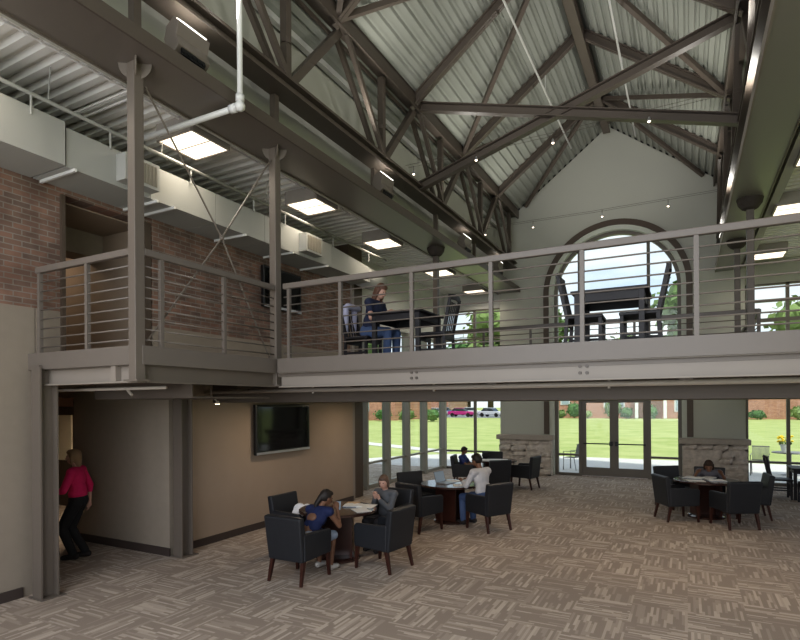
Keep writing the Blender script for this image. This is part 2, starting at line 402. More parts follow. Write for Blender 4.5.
# pane split so doors have their own glass: cut by making panes around the doors
gp = M()
gp.prism([(ax-1.7, 2.42)]+[(ax-1.7*cos(pi*i/n), az+1.7*sin(pi*i/n)) for i in range(n+1)]+[(ax+1.7, 2.42)], 'Y', 17.775, 17.78)
gp.box(ax-1.7, -2.95, 17.775, 17.78, .05, 2.42); gp.box(-.98, ax+1.7, 17.775, 17.78, .05, 2.42)
gp.obj('pane', glass, W1, world=True)
for k, (x0, x1) in enumerate(((-2.9, -1.96), (-1.96, -1.02))):
    D = thing('door_%d' % (k+1), ('left' if k == 0 else 'right')+' glass door leaf under the arched window', 'door', ((x0+x1)/2, 17.78, 0), kind='structure')
    m = M(); st = .125
    m.box(x0, x0+st, 17.74, 17.8, .02, 2.42).box(x1-st, x1, 17.74, 17.8, .02, 2.42).box(x0+st, x1-st, 17.74, 17.8, .02, .28).box(x0+st, x1-st, 17.74, 17.8, 2.28, 2.42)
    m.obj('door_frame', frame_m, D, world=True)
    M().box(x0+st, x1-st, 17.765, 17.77, .28, 2.28).obj('pane', glass, D, world=True)
    hx = x1-.08 if k == 0 else x0+.08
    m = M().tube([(x0+.06, 17.68, 1.02), (x1-.06, 17.68, 1.02)], .018, 8)
    m.box(x0+.05, x0+.09, 17.68, 17.75, 1.0, 1.04).box(x1-.09, x1-.05, 17.68, 17.75, 1.0, 1.04)
    m.obj('push_bar', black_m, D, world=True, smooth=False)
    M().box(hx-.05, hx+.05, 17.66, 17.74, .96, 1.1).obj('door_handle', black_m, D, world=True, bevel=.01)

# side bay end walls
def bay(name, x0, x1, label, muls, trans, ztop=5.52):
    t = thing(name, label, 'window', ((x0+x1)/2, 17.85, 0), kind='structure')
    m = M(); y0, y1 = 17.79, 17.9
    m.box(x0, x0+.06, y0, y1, 0, ztop).box(x1-.06, x1, y0, y1, 0, ztop).box(x0, x1, y0, y1, ztop-.07, ztop).box(x0, x1, y0, y1, 0, .08)
    for xx in muls: m.box(xx-.04, xx+.04, y0, y1, 0, ztop)
    for z, h in trans: m.box(x0, x1, y0+.01, y1-.01, z, z+h)
    m.obj('window_frame', frame_m, t, world=True)
    M().box(x0+.05, x1-.05, 17.845, 17.85, .05, ztop-.05).obj('pane', glass, t, world=True)
bay('window_2', -7.6, -5.47, 'two storey window at the end of the left aisle', [-6.45], [(.60, .06), (2.5, .5), (4.46, .07)])
bay('window_3', 1.45, 4.1, 'two storey window at the end of the right aisle', [2.42, 3.4], [(.60, .06), (2.5, .5), (4.46, .1), (5.0, .05)])
struct(M().box(-7.65, -5.4, 17.78, 17.95, 5.5, 6.3).obj('wall_end_left', wall_w), 'wall above the left end window', 'wall')
struct(M().box(1.4, 4.2, 17.78, 17.95, 5.5, 6.3).obj('wall_end_right', wall_g), 'wall above the right end window', 'wall')
# left side glazing
t = thing('window_4', 'side glazing of narrow lights behind the seated groups', 'window', (-7.65, 14.6, 0), kind='structure')
m = M(); ZT = 4.45
ys_ = [11.62, 12.42, 13.65, 14.9, 16.15, 17.72]
for i, yy in enumerate(ys_): 
    ww = .09
    m.box(-7.74, -7.50, yy-ww/2, yy+ww/2, 0, ZT)
for z, h in ((0, .1), (.66, .05), (2.5, .5), (ZT-.08, .08)): m.box(-7.70, -7.60, 11.6, 17.75, z, z+h)
m.obj('window_frame', mat('light window frame', (.30, .29, .25), .45), t, world=True)
M().box(-7.655, -7.65, 11.62, 17.72, .08, ZT-.06).obj('pane', glass, t, world=True)
struct(M().box(-7.8, -7.55, 11.5, 17.95, ZT, 6.3).obj('wall_left_far', wall_w), 'pale wall above the side glazing', 'wall')
# right aisle wall
wr = M(); wr.box(4.1, 4.3, Y0, 17.9, 0, .9).box(4.1, 4.3, Y0, 17.9, 2.4, 3.6).box(4.1, 4.3, Y0, 17.9, 5.3, 6.3)
for yy in range(-3, 18, 3): wr.box(4.1, 4.3, yy, yy+.5, .9, 5.3)
struct(wr.obj('wall_right', wall_g), 'right side wall of the right aisle', 'wall')
# upper side walls under the roof
struct(M().box(-5.66, -5.52, Y0, YW, 5.95, 8.12).obj('wall_clerestory_left', wall_g), 'grey wall behind the left truss', 'wall')
struct(M().box(1.38, 1.52, Y0, YW, 5.95, 8.12).obj('wall_clerestory_right', wall_g), 'grey wall behind the right truss', 'wall')
struct(M().box(-5.47, -5.38, Y0, YW, 8.0, 8.1).obj('trim_8', wall_w), 'pale ledge at the top of the left clerestory wall', 'trim')

# stone piers
def pier(x0, x1, label):
    t = thing('stone_pier', label, 'pier', ((x0+x1)/2, 17.3, 0))
    m = M(); z = 0; rows = [.21, .16, .2, .17, .21, .17]
    yF = 17.22
    m.box(x0+.03, x1-.03, yF+.03, 17.49, 0, 1.1)
    for h in rows:
        x = x0
        while x < x1-.01:
            w_ = random.uniform(.28, .62); xe = x+w_
            if x1-xe < .2: xe = x1
            d = random.uniform(-.045, .045)
            nx_, nz_ = 4, 3; g0, g1, k0, k1 = x+.009, xe-.009, z+.009, z+h-.009
            vs = []; fs = []
            for b_ in range(nz_+1):
                for a_ in range(nx_+1):
                    edge = a_ in (0, nx_) or b_ in (0, nz_)
                    vs.append((g0+(g1-g0)*a_/nx_, yF+d+(.035 if edge else random.uniform(-.03, .015)), k0+(k1-k0)*b_/nz_))
            W_ = nx_+1
            for b_ in range(nz_):
                for a_ in range(nx_): fs.append((b_*W_+a_, b_*W_+a_+1, (b_+1)*W_+a_+1, (b_+1)*W_+a_))
            m.add(vs, fs)
            m.box(g0, g1, yF+d+.035, 17.49, k0, k1)
            x = xe
        z += h
    o = m.obj('stone_course', stone_m, t, world=True)
    M().box(x0-.07, x1+.06, yF-.07, 17.49, z, z+.15).obj('stone_cap', cap_m, t, world=True, bevel=.015)
pier(-5.42, -3.74, 'rough limestone pier left of the glass doors')
pier(-.12, 1.46, 'rough limestone pier right of the glass doors')

# ------------------------------------------------------------ roof deck
def corr(name, x0, x1, along, pitch, depth, zf, label, m_, xlist=None):
    m = M()
    # profile across 'across' axis, extruded along the other
    prof = []
    if along == 'Y':
        a = x0
        while a < x1-1e-6:
            for f, dz in ((0, 0), (.34, 0), (.46, 1), (.88, 1)):
                prof.append((a+pitch*f, dz*depth))
            a += pitch
        prof.append((x1, 0))
    return prof
def gable_side(sgn):
    m = M(); p = .205/1.253; N_ = int(3.45/p)
    prof = []
    for i in range(N_+1):
        for f, dz in ((0, 0), (.46, 0), (.56, .045), (.9, .045)):
            dx = (i+f)*p
            if dx > 3.5: break
            x = XC+sgn*dx
            prof.append((x, 10.62-.755*dx+dz))
    k = len(prof); vs = [(x, Y0, z) for x, z in prof]+[(x, YW, z) for x, z in prof]
    m.add(vs, [(i, i+1, k+i+1, k+i) for i in range(k-1)])
    # weather skin above
    xo = XC+sgn*3.6
    m.add([(XC, Y0, 10.78), (xo, Y0, 10.78-.755*3.6), (xo, YW+.6, 10.78-.755*3.6), (XC, YW+.6, 10.78)], [(0, 1, 2, 3)])
    return m
struct(gable_side(-1).obj('ceiling_gable_left', deck_m), 'left slope of the ribbed metal roof deck', 'ceiling')
struct(gable_side(1).obj('ceiling_gable_right', deck_m), 'right slope of the ribbed metal roof deck', 'ceiling')
# black quads paint the shade inside the open flute ends
fm = M(); p = .205/1.253
for sgn in (-1, 1):
    for i in range(int(3.4/p)):
        a = XC+sgn*(i+.5)*p; b = XC+sgn*(i+.97)*p
        fm.add([(a, YW-.012, roofz(a)-.01), (b, YW-.012, roofz(b)-.01), (b, YW-.012, roofz(b)+.07), (a, YW-.012, roofz(a)+.07)], [(0, 1, 2, 3)])
struct(fm.obj('flute_shade', black_m), 'black patches painting the shade in the open roof deck flutes', 'trim')
def aisle(x0, x1, z, pitch, name, label):
    m = M(); prof = []; y = Y0
    while y < 17.9:
        for f, dz in ((0, 0), (.42, 0), (.52, .07), (.9, .07)):
            prof.append((y+f*pitch, z+dz))
        y += pitch
    k = len(prof); m.add([(x0, a, b) for a, b in prof]+[(x1, a, b) for a, b in prof], [(i, i+1, k+i+1, k+i) for i in range(k-1)])
    m.add([(x0, Y0, z+.15), (x1, Y0, z+.15), (x1, 17.95, z+.15), (x0, 17.95, z+.15)], [(0, 1, 2, 3)])
    struct(m.obj(name, deckl_m), label, 'ceiling')
aisle(-9.6, -5.46, 6.13, .2, 'ceiling_aisle_left', 'ribbed metal ceiling deck of the left aisle')
aisle(1.3, 4.3, 6.13, .2, 'ceiling_aisle_right', 'ribbed metal ceiling deck of the right aisle')

# ------------------------------------------------------------ girders (wide soffit beams)
def girder(x0, x1, edge, label, sm):
    t = thing('girder', label, 'girder', ((x0+x1)/2, 7, 5.9))
    M().box(x0, x1, Y0, YW, 5.9, 6.02).obj('soffit', sm, t, world=True)
    M().box(edge-.012, edge+.012, Y0, YW, 5.885, 6.04).obj('edge_angle', steel_lt if edge > 0 else steel_dk, t, world=True)
    xo = x0 if abs(edge-x1) < .1 else x1
    M().box(xo-.01, xo+.01, Y0, YW, 5.88, 6.13).obj('outer_flange', steel, t, world=True)
girder(-5.5, -4.77, -4.77, 'long brown girder running above the left balcony columns', soffit_m)
girder(.73, 1.3, .73, 'long grey girder along the right side of the hall', soffit_r)

# ------------------------------------------------------------ trusses
def truss(sgn, label):
    x = XC+sgn*3.05; xi = XC+sgn*2.74; xo = XC+sgn*3.06
    t = thing('roof_truss', label, 'truss', (x, 7, 6.6))
    a, b = sorted((xi, xo))
    # top chord as double channel
    M().box(a, b, Y0, YW, 8.52, 8.56).box(a, a+.04, Y0, YW, 8.28, 8.54).box(b-.04, b, Y0, YW, 8.28, 8.54).box(a+.04, b-.04, Y0, YW, 8.36, 8.4).obj('top_chord', steel_dk, t, world=True)
    a, b = sorted((XC+sgn*2.80, XC+sgn*3.12))
    M().box(a, b, Y0, YW, 6.82, 6.86).box(a+.1, b-.1, Y0, YW, 6.70, 6.82).box(a, b, Y0, YW, 6.66, 6.70).obj('bottom_chord', steel_dk, t, world=True)
    xm = XC+sgn*2.9
    B = [6.04+2.72*k for k in range(-3, 5)]; T = [7.4+2.72*k for k in range(-3, 4)]
    for yb in B:
        M().beam((xm, yb, 6.84), (xm, yb, 8.3), .11, .11).obj('vertical_post', steel_dk, t, world=True)
        M().tube([(xm, yb, 7.35), (xm, yb, 7.42)], .075, 10).obj('collar', steel_dk, t, world=True)
    for yt in T:
        yb = yt-1.36
        M().beam((xm, yb+.1, 6.86), (xm, yt-.05, 8.3), .11, .12).obj('diagonal_brace', steel_dk, t, world=True)
        for dx in (-.1, .1):
            M().beam((xm+dx, yt+.05, 8.3), (xm+dx*.8, yt+1.36-.1, 6.86), .07, .09).obj('diagonal_brace', steel_dk, t, world=True)
    return t
truss(-1, 'dark brown roof truss above the left girder')
truss(1, 'dark brown roof truss above the right girder')

# ridge beam, rafters, roof braces
rb = M().box(XC-.1, XC+.1, Y0, YW-.3, 10.28, 10.32).box(XC-.02, XC+.02, Y0, YW-.3, 10.32, 10.56).box(XC-.1, XC+.1, Y0, YW-.3, 10.54, 10.58)
tag(rb.obj('ridge_beam', steel_dk), 'ridge beam along the peak of the roof', 'beam')
RY = [-.95, 1.76, 4.47, 7.18, 9.9, 12.6, 15.4]
ordn = {9.9: 'nearest', 12.6: 'middle', 15.4: 'farthest'}
for yy in RY:
    for sgn in (-1, 1):
        p = (XC+sgn*.1, yy, roofz(XC+.1)-.11); q = (XC+sgn*2.85, yy, roofz(XC+2.85)-.11)
        m = M().beam(p, q, .03, .2)
        for dz in (-.1, .1):
            m.beam((p[0], p[1], p[2]+dz), (q[0], q[1], q[2]+dz), .13, .025)
        lab = 'rafter on the %s roof slope, %s' % ('left' if sgn < 0 else 'right', {9.9: 'meeting the truss at the crossed tie beams', 12.6: 'halfway between the crossed tie beams and the gable wall', 15.4: 'closest to the gable wall'}.get(yy, 'nearer than the crossed tie beams'))
        tag(m.obj('rafter', steel_dk), lab, 'rafter', 'rafters of the gable roof')
def roofpt(sgn, dx, y, off=-.13): return (XC+sgn*dx, y, 10.62-.755*dx+off)
for i in range(len(RY)-1):
    y0_, y1_ = RY[i], RY[i+1]
    up = y0_ if i % 2 == 0 else y1_; dn = y1_ if i % 2 == 0 else y0_
    for sgn in (-1, 1):
        m = M().beam(roofpt(sgn, .12, up), roofpt(sgn, 2.8, dn), .09, .09)
        tag(m.obj('roof_brace', steel_dk), 'thin diagonal brace under the %s roof slope, bay ending at rafter %s' % ('left' if sgn < 0 else 'right', {9.9: 'over the crossed ties', 12.6: 'behind the crossed ties', 15.4: 'nearest the gable'}.get(y1_, 'near the camera')), 'brace', 'roof braces')
for sgn in (-1, 1):
    m = M().beam(roofpt(sgn, .12, 15.4), roofpt(sgn, 2.5, 17.4), .09, .09)
    tag(m.obj('roof_brace', steel_dk), 'short diagonal brace ending at the gable wall on the %s slope' % ('left' if sgn < 0 else 'right'), 'brace', 'roof braces')
# crossed tie beams
for (p, q, lab) in (((-4.93, 10.15, 8.42), (.86, 10.37, 6.82), 'tie beam falling from left truss top to right truss bottom'),
                    ((-4.95, 10.39, 6.85), (.85, 10.2, 8.45), 'tie beam rising from left truss bottom to right truss top')):
    p = Vector(p); q = Vector(q)
    m = M().beam(p, q, .05, .16); m.beam(p+Vector((0, -.03, .08)), q+Vector((0, -.03, .08)), .14, .02); m.beam(p+Vector((0, -.03, -.08)), q+Vector((0, -.03, -.08)), .14, .02)
    o = m.obj('tie_beam', steel_dk); tag(o, lab, 'beam', 'crossed tie beams')
# sprinkler pipes along roof
for (x, y1_, z, lab) in ((-2.83, 15.8, 9.43, 'thin white pipe under the left roof slope'), (-1.19, 16.1, 9.52, 'thin white pipe under the right roof slope')):
    m = M().tube([(x, Y0, z), (x, y1_, z)], .022, 8)
    t = thing('sprinkler_pipe', lab, 'pipe', (x, 7, z)); m.obj('pipe_run', white_p, t, world=True, smooth=True)
    for yy in (1.8, 7.2, 12.6):
        M().tube([(x, yy+.05, z), (x, yy+.05, roofz(x))], .008, 6).obj('hanger_rod', white_p, t, world=True)

# ------------------------------------------------------------ columns
def capital(t, x, y, z, r=.17):
    for ang in (R(35), R(-35)) :
        poly = [(r*cos(pi+pi*i/12), r*sin(pi+pi*i/12)) for i in range(13)]
        m = M(); vs = []
        for dd in (-.008, .008):
            for a, b in poly: vs.append((x+a*cos(ang)-dd*sin(ang), y+a*sin(ang)+dd*cos(ang), z+b))
        k = 13; m.add(vs, [tuple(range(k)), tuple(reversed(range(k, 2*k)))]+[(i, (i+1) % k, (i+1) % k+k, i+k) for i in range(k)])
        m.obj('gusset_plate', steel, t, world=True)
def upcol(x, y, label, r=.17, z0=2.55, sm=steel, cup=False):
    t = thing('column', label, 'column', (x, y, z0))
    w = .058
    M().box(x-w, x+w, y-w, y+w, z0, 5.9).obj('shaft', sm, t, world=True, bevel=.006)
    if cup:
        M().lathe([(.07, -.2), (.13, -.17), (.19, -.09), (.21, 0)], (x, y, 5.9), 20).obj('capital', mat('dark bronze matte', (.05, .04, .034), .8), t, world=True, smooth=False)
    else: capital(t, x, y, 5.9, r)
    if z0 < 3: M().box(x-.11, x+.11, y-.08, y+.08, z0, z0+.02).obj('base_plate', sm, t, world=True)
    M().box(x-.045, x+.045, y-.045, y+.045, 6.02, 6.68).obj('upper_post', steel_dk, t, world=True)
upcol(-5.13, 3.80, 'steel column at the near corner of the left balcony')
upcol(-5.13, 6.00, 'steel column where the left balcony meets the bridge')
capdk = mat('dark bronze matte', (.05, .04, .034), .8)
upcol(-5.13, 11.6, 'steel column beside the seated woman at the back of the bridge', cup=True, sm=steel_dk)
upcol(1.02, 11.5, 'nearer of two steel columns at the right of the bridge', cup=True, sm=steel_dk)
upcol(1.02, 14.3, 'farther of two steel columns at the right of the bridge', cup=True, sm=steel_dk)
upcol(-5.13, -1.0, 'steel column of the left row nearest the open end of the hall')
for yy in (8.76, 14.2): tag(M().box(-5.17, -5.09, yy-.04, yy+.04, 6.02, 6.68).obj('short_post', steel_dk), 'short post between left girder and truss %s' % ('above the television wall' if yy < 10 else 'near the gable wall'), 'post')
def hcol(x, y, z1, label):
    t = thing('column', label, 'column', (x, y, 0))
    m = M().box(x-.09, x+.09, y-.13, y-.11, 0, z1).box(x-.09, x+.09, y+.06, y+.08, 0, z1).box(x-.008, x+.008, y-.11, y+.06, 0, z1)
    m.obj('shaft', steel, t, world=True)
    M().box(x-.14, x+.14, y-.15, y+.14, 0, .012).obj('base_plate', steel, t, world=True)
hcol(-6.83, 3.84, 2.75, 'wide flange column standing under the near corner of the balcony')
hcol(-6.80, 5.84, 2.62, 'wide flange column standing at the corner of the television wall')

# ------------------------------------------------------------ balcony and bridge
bal = thing('balcony', 'steel framed balcony along the left wall', 'balcony', (-6.1, 4.9, 2.55))
M().box(-7.35, -5.12, 3.82, 6.0, 2.72, 2.87).obj('deck', steel, bal, world=True)
M().box(-7.08, -5.10, 3.76, 3.82, 2.73, 2.93).box(-5.14, -5.06, 3.82, 5.94, 2.73, 2.93).obj('edge_channel', rail_m, bal, world=True)
m = M().box(-6.98, -5.14, 3.86, 3.88, 2.55, 2.73).box(-6.98, -5.1, 3.80, 3.92, 2.54, 2.56); m.obj('front_beam', steel_lt, bal, world=True)
m = M().box(-5.16, -5.14, 3.88, 5.94, 2.55, 2.73).box(-5.2, -5.08, 3.88, 5.94, 2.54, 2.56); m.obj('side_beam', steel, bal, world=True)
M().box(-5.55, -5.47, 3.79, 3.86, 2.56, 2.73).obj('stiffener', steel_lt, bal, world=True)
M().box(-7.0, -6.78, 3.72, 3.98, 2.73, 2.78).obj('bearing_plate', steel, bal, world=True)
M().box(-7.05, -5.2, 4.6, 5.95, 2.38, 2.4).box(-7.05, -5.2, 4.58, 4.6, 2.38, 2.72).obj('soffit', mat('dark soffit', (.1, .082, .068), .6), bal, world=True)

br = thing('footbridge', 'broad steel bridge deck crossing the hall', 'bridge', (-2, 8.5, 2.5))
XR_ = 4.05
M().box(-7.05, XR_, 5.98, 11.7, 2.68, 2.87).obj('deck', steel, br, world=True)
M().box(-5.02, XR_, 5.90, 5.98, 2.735, 2.93).obj('edge_channel', rail_m, br, world=True)
m = M().box(-5.02, XR_, 5.99, 6.01, 2.55, 2.735).box(-5.02, XR_, 5.93, 6.07, 2.53, 2.55).box(-5.02, XR_, 5.93, 6.07, 2.725, 2.735)
m.obj('front_beam', steel_lt, br, world=True)
M().box(-7.05, XR_, 11.6, 11.7, 2.33, 2.93).obj('back_beam', steel_dk, br, world=True)
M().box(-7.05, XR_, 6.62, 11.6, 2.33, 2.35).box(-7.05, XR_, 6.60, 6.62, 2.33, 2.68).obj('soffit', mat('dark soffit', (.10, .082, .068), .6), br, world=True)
for xx in (-6.0, -4.0, -2.0, 0., 2.): M().box(xx-.06, xx+.06, 6.07, 6.6, 2.52, 2.68).obj('cross_beam', steel_dk, br, world=True)
for bx in (-2.95, -.96):
    for dx in (-.035, .035):
        for dz in (-.035, .035):
            M().tube([(bx+dx, 5.992, 2.645+dz), (bx+dx, 5.975, 2.645+dz)], .018, 8).obj('bolt', steel_dk, br, world=True)
# pipe below bridge
pp = thing('sprinkler_pipe', 'taupe pipe running under the front edge of the bridge', 'pipe', (-1, 6.5, 2.47))
M().tube([(-6.9, 6.35, 2.50), (XR_, 6.35, 2.50)], .032, 10).obj('pipe_run', pipe_m, pp, world=True, smooth=True)
for xx in (-4.75, -2.85, -.75, 1.2): M().tube([(xx, 6.35, 2.45), (xx, 6.35, 2.62)], .016, 6).obj('hanger_rod', pipe_m, pp, world=True)
pp = thing('sprinkler_pipe', 'taupe pipe running under the near edge of the balcony', 'pipe', (-6, 4.4, 2.47))
M().tube([(-9, 4.3, 2.5), (-5.3, 4.3, 2.50)], .02, 8).obj('pipe_run', pipe_m, pp, world=True, smooth=True)
M().tube([(-6.0, 4.3, 2.5), (-5.9, 4.3, 2.42)], .018, 8).obj('sprinkler_head', pipe_m, pp, world=True)
t = thing('downlight', 'small tilted spotlight under the bridge beside the television', 'light', (-6.6, 6.3, 2.5))
M().tube([(-6.72, 6.3, 2.6), (-6.72, 6.3, 2.44), (-6.6, 6.3, 2.36)], .012, 6).obj('stem', pipe_m, t, world=True)
M().lathe([(.02, .05), (.045, .0)], (-6.58, 6.3, 2.31), 12).obj('lamp_head', pipe_m, t, world=True)
M().lathe([(.038, 0), (.038, .004)], (-6.58, 6.3, 2.304), 12).obj('lens', mat('lamp lens', (1, 1, .9), .4, noise=0, emis=(1, .9, .7), estr=6), t, world=True)

# railings
def railing(p, q, label, posts, ends=True, mm=rail_m):
    p = Vector(p); q = Vector(q); d = (q-p); L = d.length; d.normalize()
    t = thing('railing', label, 'railing', tuple((p+q)/2))
    up = Vector((0, 0, 1))
    M().beam(p+up*1.055, q+up*1.055, .06, .075).obj('handrail', mm, t, world=True, bevel=.008)
    for i in range(8):
        z = .125+i*.112
        M().tube([p+up*z, q+up*z], .009, 6).obj('bar', mm, t, world=True, smooth=True)
    for s_ in posts:
        c = p+d*s_
        M().beam(c+up*.0, c+up*1.02, .045, .045, up=(1, 0, 0)).obj('post', mm, t, world=True)
    return t
railing((-6.93, 3.79, 2.87), (-5.2, 3.79, 2.87), 'railing along the short near end of the balcony', [.06, .98])
railing((-5.10, 3.86, 2.87), (-5.10, 5.92, 2.87), 'railing along the inner side of the balcony behind the cross bracing', [.22, 1.14])
railing((-4.93, 5.94, 2.87), (4.0, 5.94, 2.87), 'long railing along the front of the bridge', [.09, .94, 1.98, 2.98, 3.97, 5.02, 6.0, 7., 8.])
railing((-5.1, 11.65, 2.87), (1.17, 11.65, 2.87), 'railing along the back of the bridge', [.06, 1.1, 2.15, 3.2, 4.2, 5.25, 6.25], mm=steel_dk)  # same paint as the front rail; darker steel stands in for backlit shade
railing((1.17, 11.7, 2.87), (1.17, 17.4, 2.87), 'railing of the right balcony receding to the gable wall', [.05, 1.2, 2.4, 3.6, 4.8], mm=steel_dk)
rbal = thing('balcony', 'right side balcony beyond the bridge', 'balcony', (2.6, 14.5, 2.55))
M().box(1.12, 4.1, 11.7, 17.45, 2.62, 2.87).obj('deck', steel, rbal, world=True)

# cross bracing rods
brc = thing('cross_brace', 'crossed thin steel rods between the two balcony columns', 'brace', (-5.13, 4.9, 2.9))
cn = (-5.13, 5.0, 4.38)
from_pts = [(-5.13, 3.92, 5.72), (-5.13, 5.92, 5.72), (-5.13, 3.92, 2.98), (-5.13, 5.92, 2.85)]
for p in from_pts: M().tube([p, cn], .011, 6).obj('rod', steel, brc, world=True)
M().ell(cn, (.03, .03, .03)).obj('node', steel, brc, world=True)

# ------------------------------------------------------------ duct
du = thing('air_duct', 'long painted rectangular air duct hung along the left wall', 'duct', (-6.7, 6.5, 5.08))
def dseg(y0, y1, x0, x1, z0, z1, nm='duct_section'): return M().box(x0, x1, y0, y1, z0, z1).obj(nm, duct_m, du, world=True)
ys2 = [Y0, -1, 1.2, 3.1]
for a, b in zip(ys2, ys2[1:]): dseg(a, b-.008, -7.06, -6.35, 5.08, 5.58)
dseg(3.108, 3.79, -7.06, -6.35, 5.08, 5.585)
ys2 = [3.82, 4.95, 6.1, 7.2, 8.3, 9.2]
for a, b in zip(ys2, ys2[1:]): dseg(a, b-.008, -7.06, -6.38, 5.08, 5.54)
m = M().add([(-7.0, 9.2, 5.08), (-6.38, 9.2, 5.08), (-6.38, 9.2, 5.52), (-7.0, 9.2, 5.52), (-7.0, 10.9, 5.12), (-6.5, 10.9, 5.12), (-6.5, 10.9, 5.46), (-7.0, 10.9, 5.46)],
            [(3, 2, 1, 0), (4, 5, 6, 7), (0, 1, 5, 4), (1, 2, 6, 5), (2, 3, 7, 6), (3, 0, 4, 7)]); m.obj('duct_section', duct_m, du, world=True)
M().tube([(-6.75, 10.9, 5.3), (-6.75, 11.5, 5.3), (-6.85, 11.9, 5.38), (-7.2, 12.2, 5.5)], .24, 16).obj('duct_elbow', duct_m, du, world=True, smooth=True)
for yy in (3.9, 5.02, 5.3, 6.7, 7.9, 9.0): M().box(-7.04, -6.33, yy-.015, yy+.015, 5.045, 5.08).obj('strap', white_p, du, world=True)
for (y0, lab) in ((4.45, 0), (8.12, 0)):
    g = M().box(-6.38, -6.2, y0, y0+.5, 5.14, 5.48).obj('grille_box', duct_m, du, world=True)
    m = M().box(-6.205, -6.195, y0+.04, y0+.46, 5.18, 5.44)
    for k in range(9): m.box(-6.2, -6.185, y0+.05+k*.048, y0+.058+k*.048, 5.18, 5.44)
    m.obj('grille', duct_d, g, world=False) if False else m.obj('grille', duct_d, du, world=True)
cp = thing('conduit_pipe', 'pale pipe running above the duct with droppers', 'pipe', (-6.35, 5, 5.72))
M().tube([(-6.35, Y0, 5.73), (-6.35, 11.4, 5.72)], .024, 8).obj('pipe_run', duct_m, cp, world=True, smooth=True)
for yy in (3.42, 4.35, 5.6, 6.9, 7.7, 9.2, 10.6): M().tube([(-6.35, yy, 5.72), (-6.35, yy, 5.5)], .013, 6).obj('dropper', duct_m, cp, world=True)
for yy in (3.6, 5.1, 7.2): M().tube([(-6.35, yy, 5.72), (-6.35, yy+.03, 6.14)], .008, 6).obj('hanger_rod', duct_m, cp, world=True)
cp = thing('conduit_pipe', 'thin conduit strapped under the left aisle ceiling', 'pipe', (-5.9, 4, 6.08))
M().tube([(-5.95, Y0, 6.10), (-5.95, 9.5, 6.10)], .012, 6).obj('pipe_run', deckl_m, cp, world=True)
for yy in (4.3, 4.42): M().tube([(-7.0, yy, 6.09), (-5.6, yy, 6.09)], .015, 6).obj('cross_run', deckl_m, cp, world=True)
# white sprinkler main
wp = thing('sprinkler_pipe', 'white pipe dropping in front of the truss and bending toward the left aisle', 'pipe', (-4.6, 4.8, 5.8))
M().tube([(-4.62, 4.8, 9.5), (-4.62, 4.8, 5.8)], .033, 12).obj('drop', white_p, wp, world=True, smooth=True)
M().tube([(-4.6, 4.8, 5.8), (-6.3, 4.78, 5.8)], .036, 12).obj('branch', white_p, wp, world=True, smooth=True)
m = M().ell((-4.62, 4.8, 5.8), (.062, .062, .062)).tube([(-4.62, 4.8, 5.86), (-4.62, 4.8, 5.93)], .052, 12).tube([(-4.68, 4.8, 5.8), (-4.77, 4.8, 5.8)], .052, 12)
m.obj('elbow', white_p, wp, world=True, smooth=True)

# ------------------------------------------------------------ ceiling lights
def clight(x, y, label, w=.66):
    t = thing('ceiling_light', label, 'light', (x, y, 5.9), group='recessed aisle ceiling lights')
    m = M().box(x-w/2-.02, x-w/2+.01, y-w/2, y+w/2, 5.9, 6.13).box(x+w/2-.01, x+w/2+.02, y-w/2, y+w/2, 5.9, 6.13)
    m.box(x-w/2, x+w/2, y-w/2-.02, y-w/2+.01, 5.9, 6.13).box(x-w/2, x+w/2, y+w/2-.01, y+w/2+.02, 5.9, 6.13).box(x-w/2, x+w/2, y-w/2, y+w/2, 6.0, 6.02)
    m.obj('housing', fix_m, t, world=True)
    M().box(x-w/2+.01, x+w/2-.01, y-w/2+.01, y+w/2-.01, 5.912, 5.92).obj('diffuser', lens_m, t, world=True)
    M().box(x-w/2+.01, x+w/2-.01, y-.006, y+.006, 5.905, 5.912).obj('divider', fix_m, t, world=True)
for y, lab in ((5.4, 'square lit ceiling light beside the white pipe'), (8.1, 'square lit ceiling light right of the second balcony column'), (10.75, 'lit ceiling light third along the left aisle'),
               (13.95, 'lit ceiling light seen through the bridge railing beside the third column'), (16.9, 'lit ceiling light at the far end of the left aisle')):
    clight(-6.06, y, lab)
for y, lab in ((9.95, 'lit ceiling light at the right picture edge, topmost'), (12.5, 'lit ceiling light right of the grey girder, middle one'), (16.25, 'lit ceiling light at the far end of the right aisle')):
    clight(1.83, y, lab)

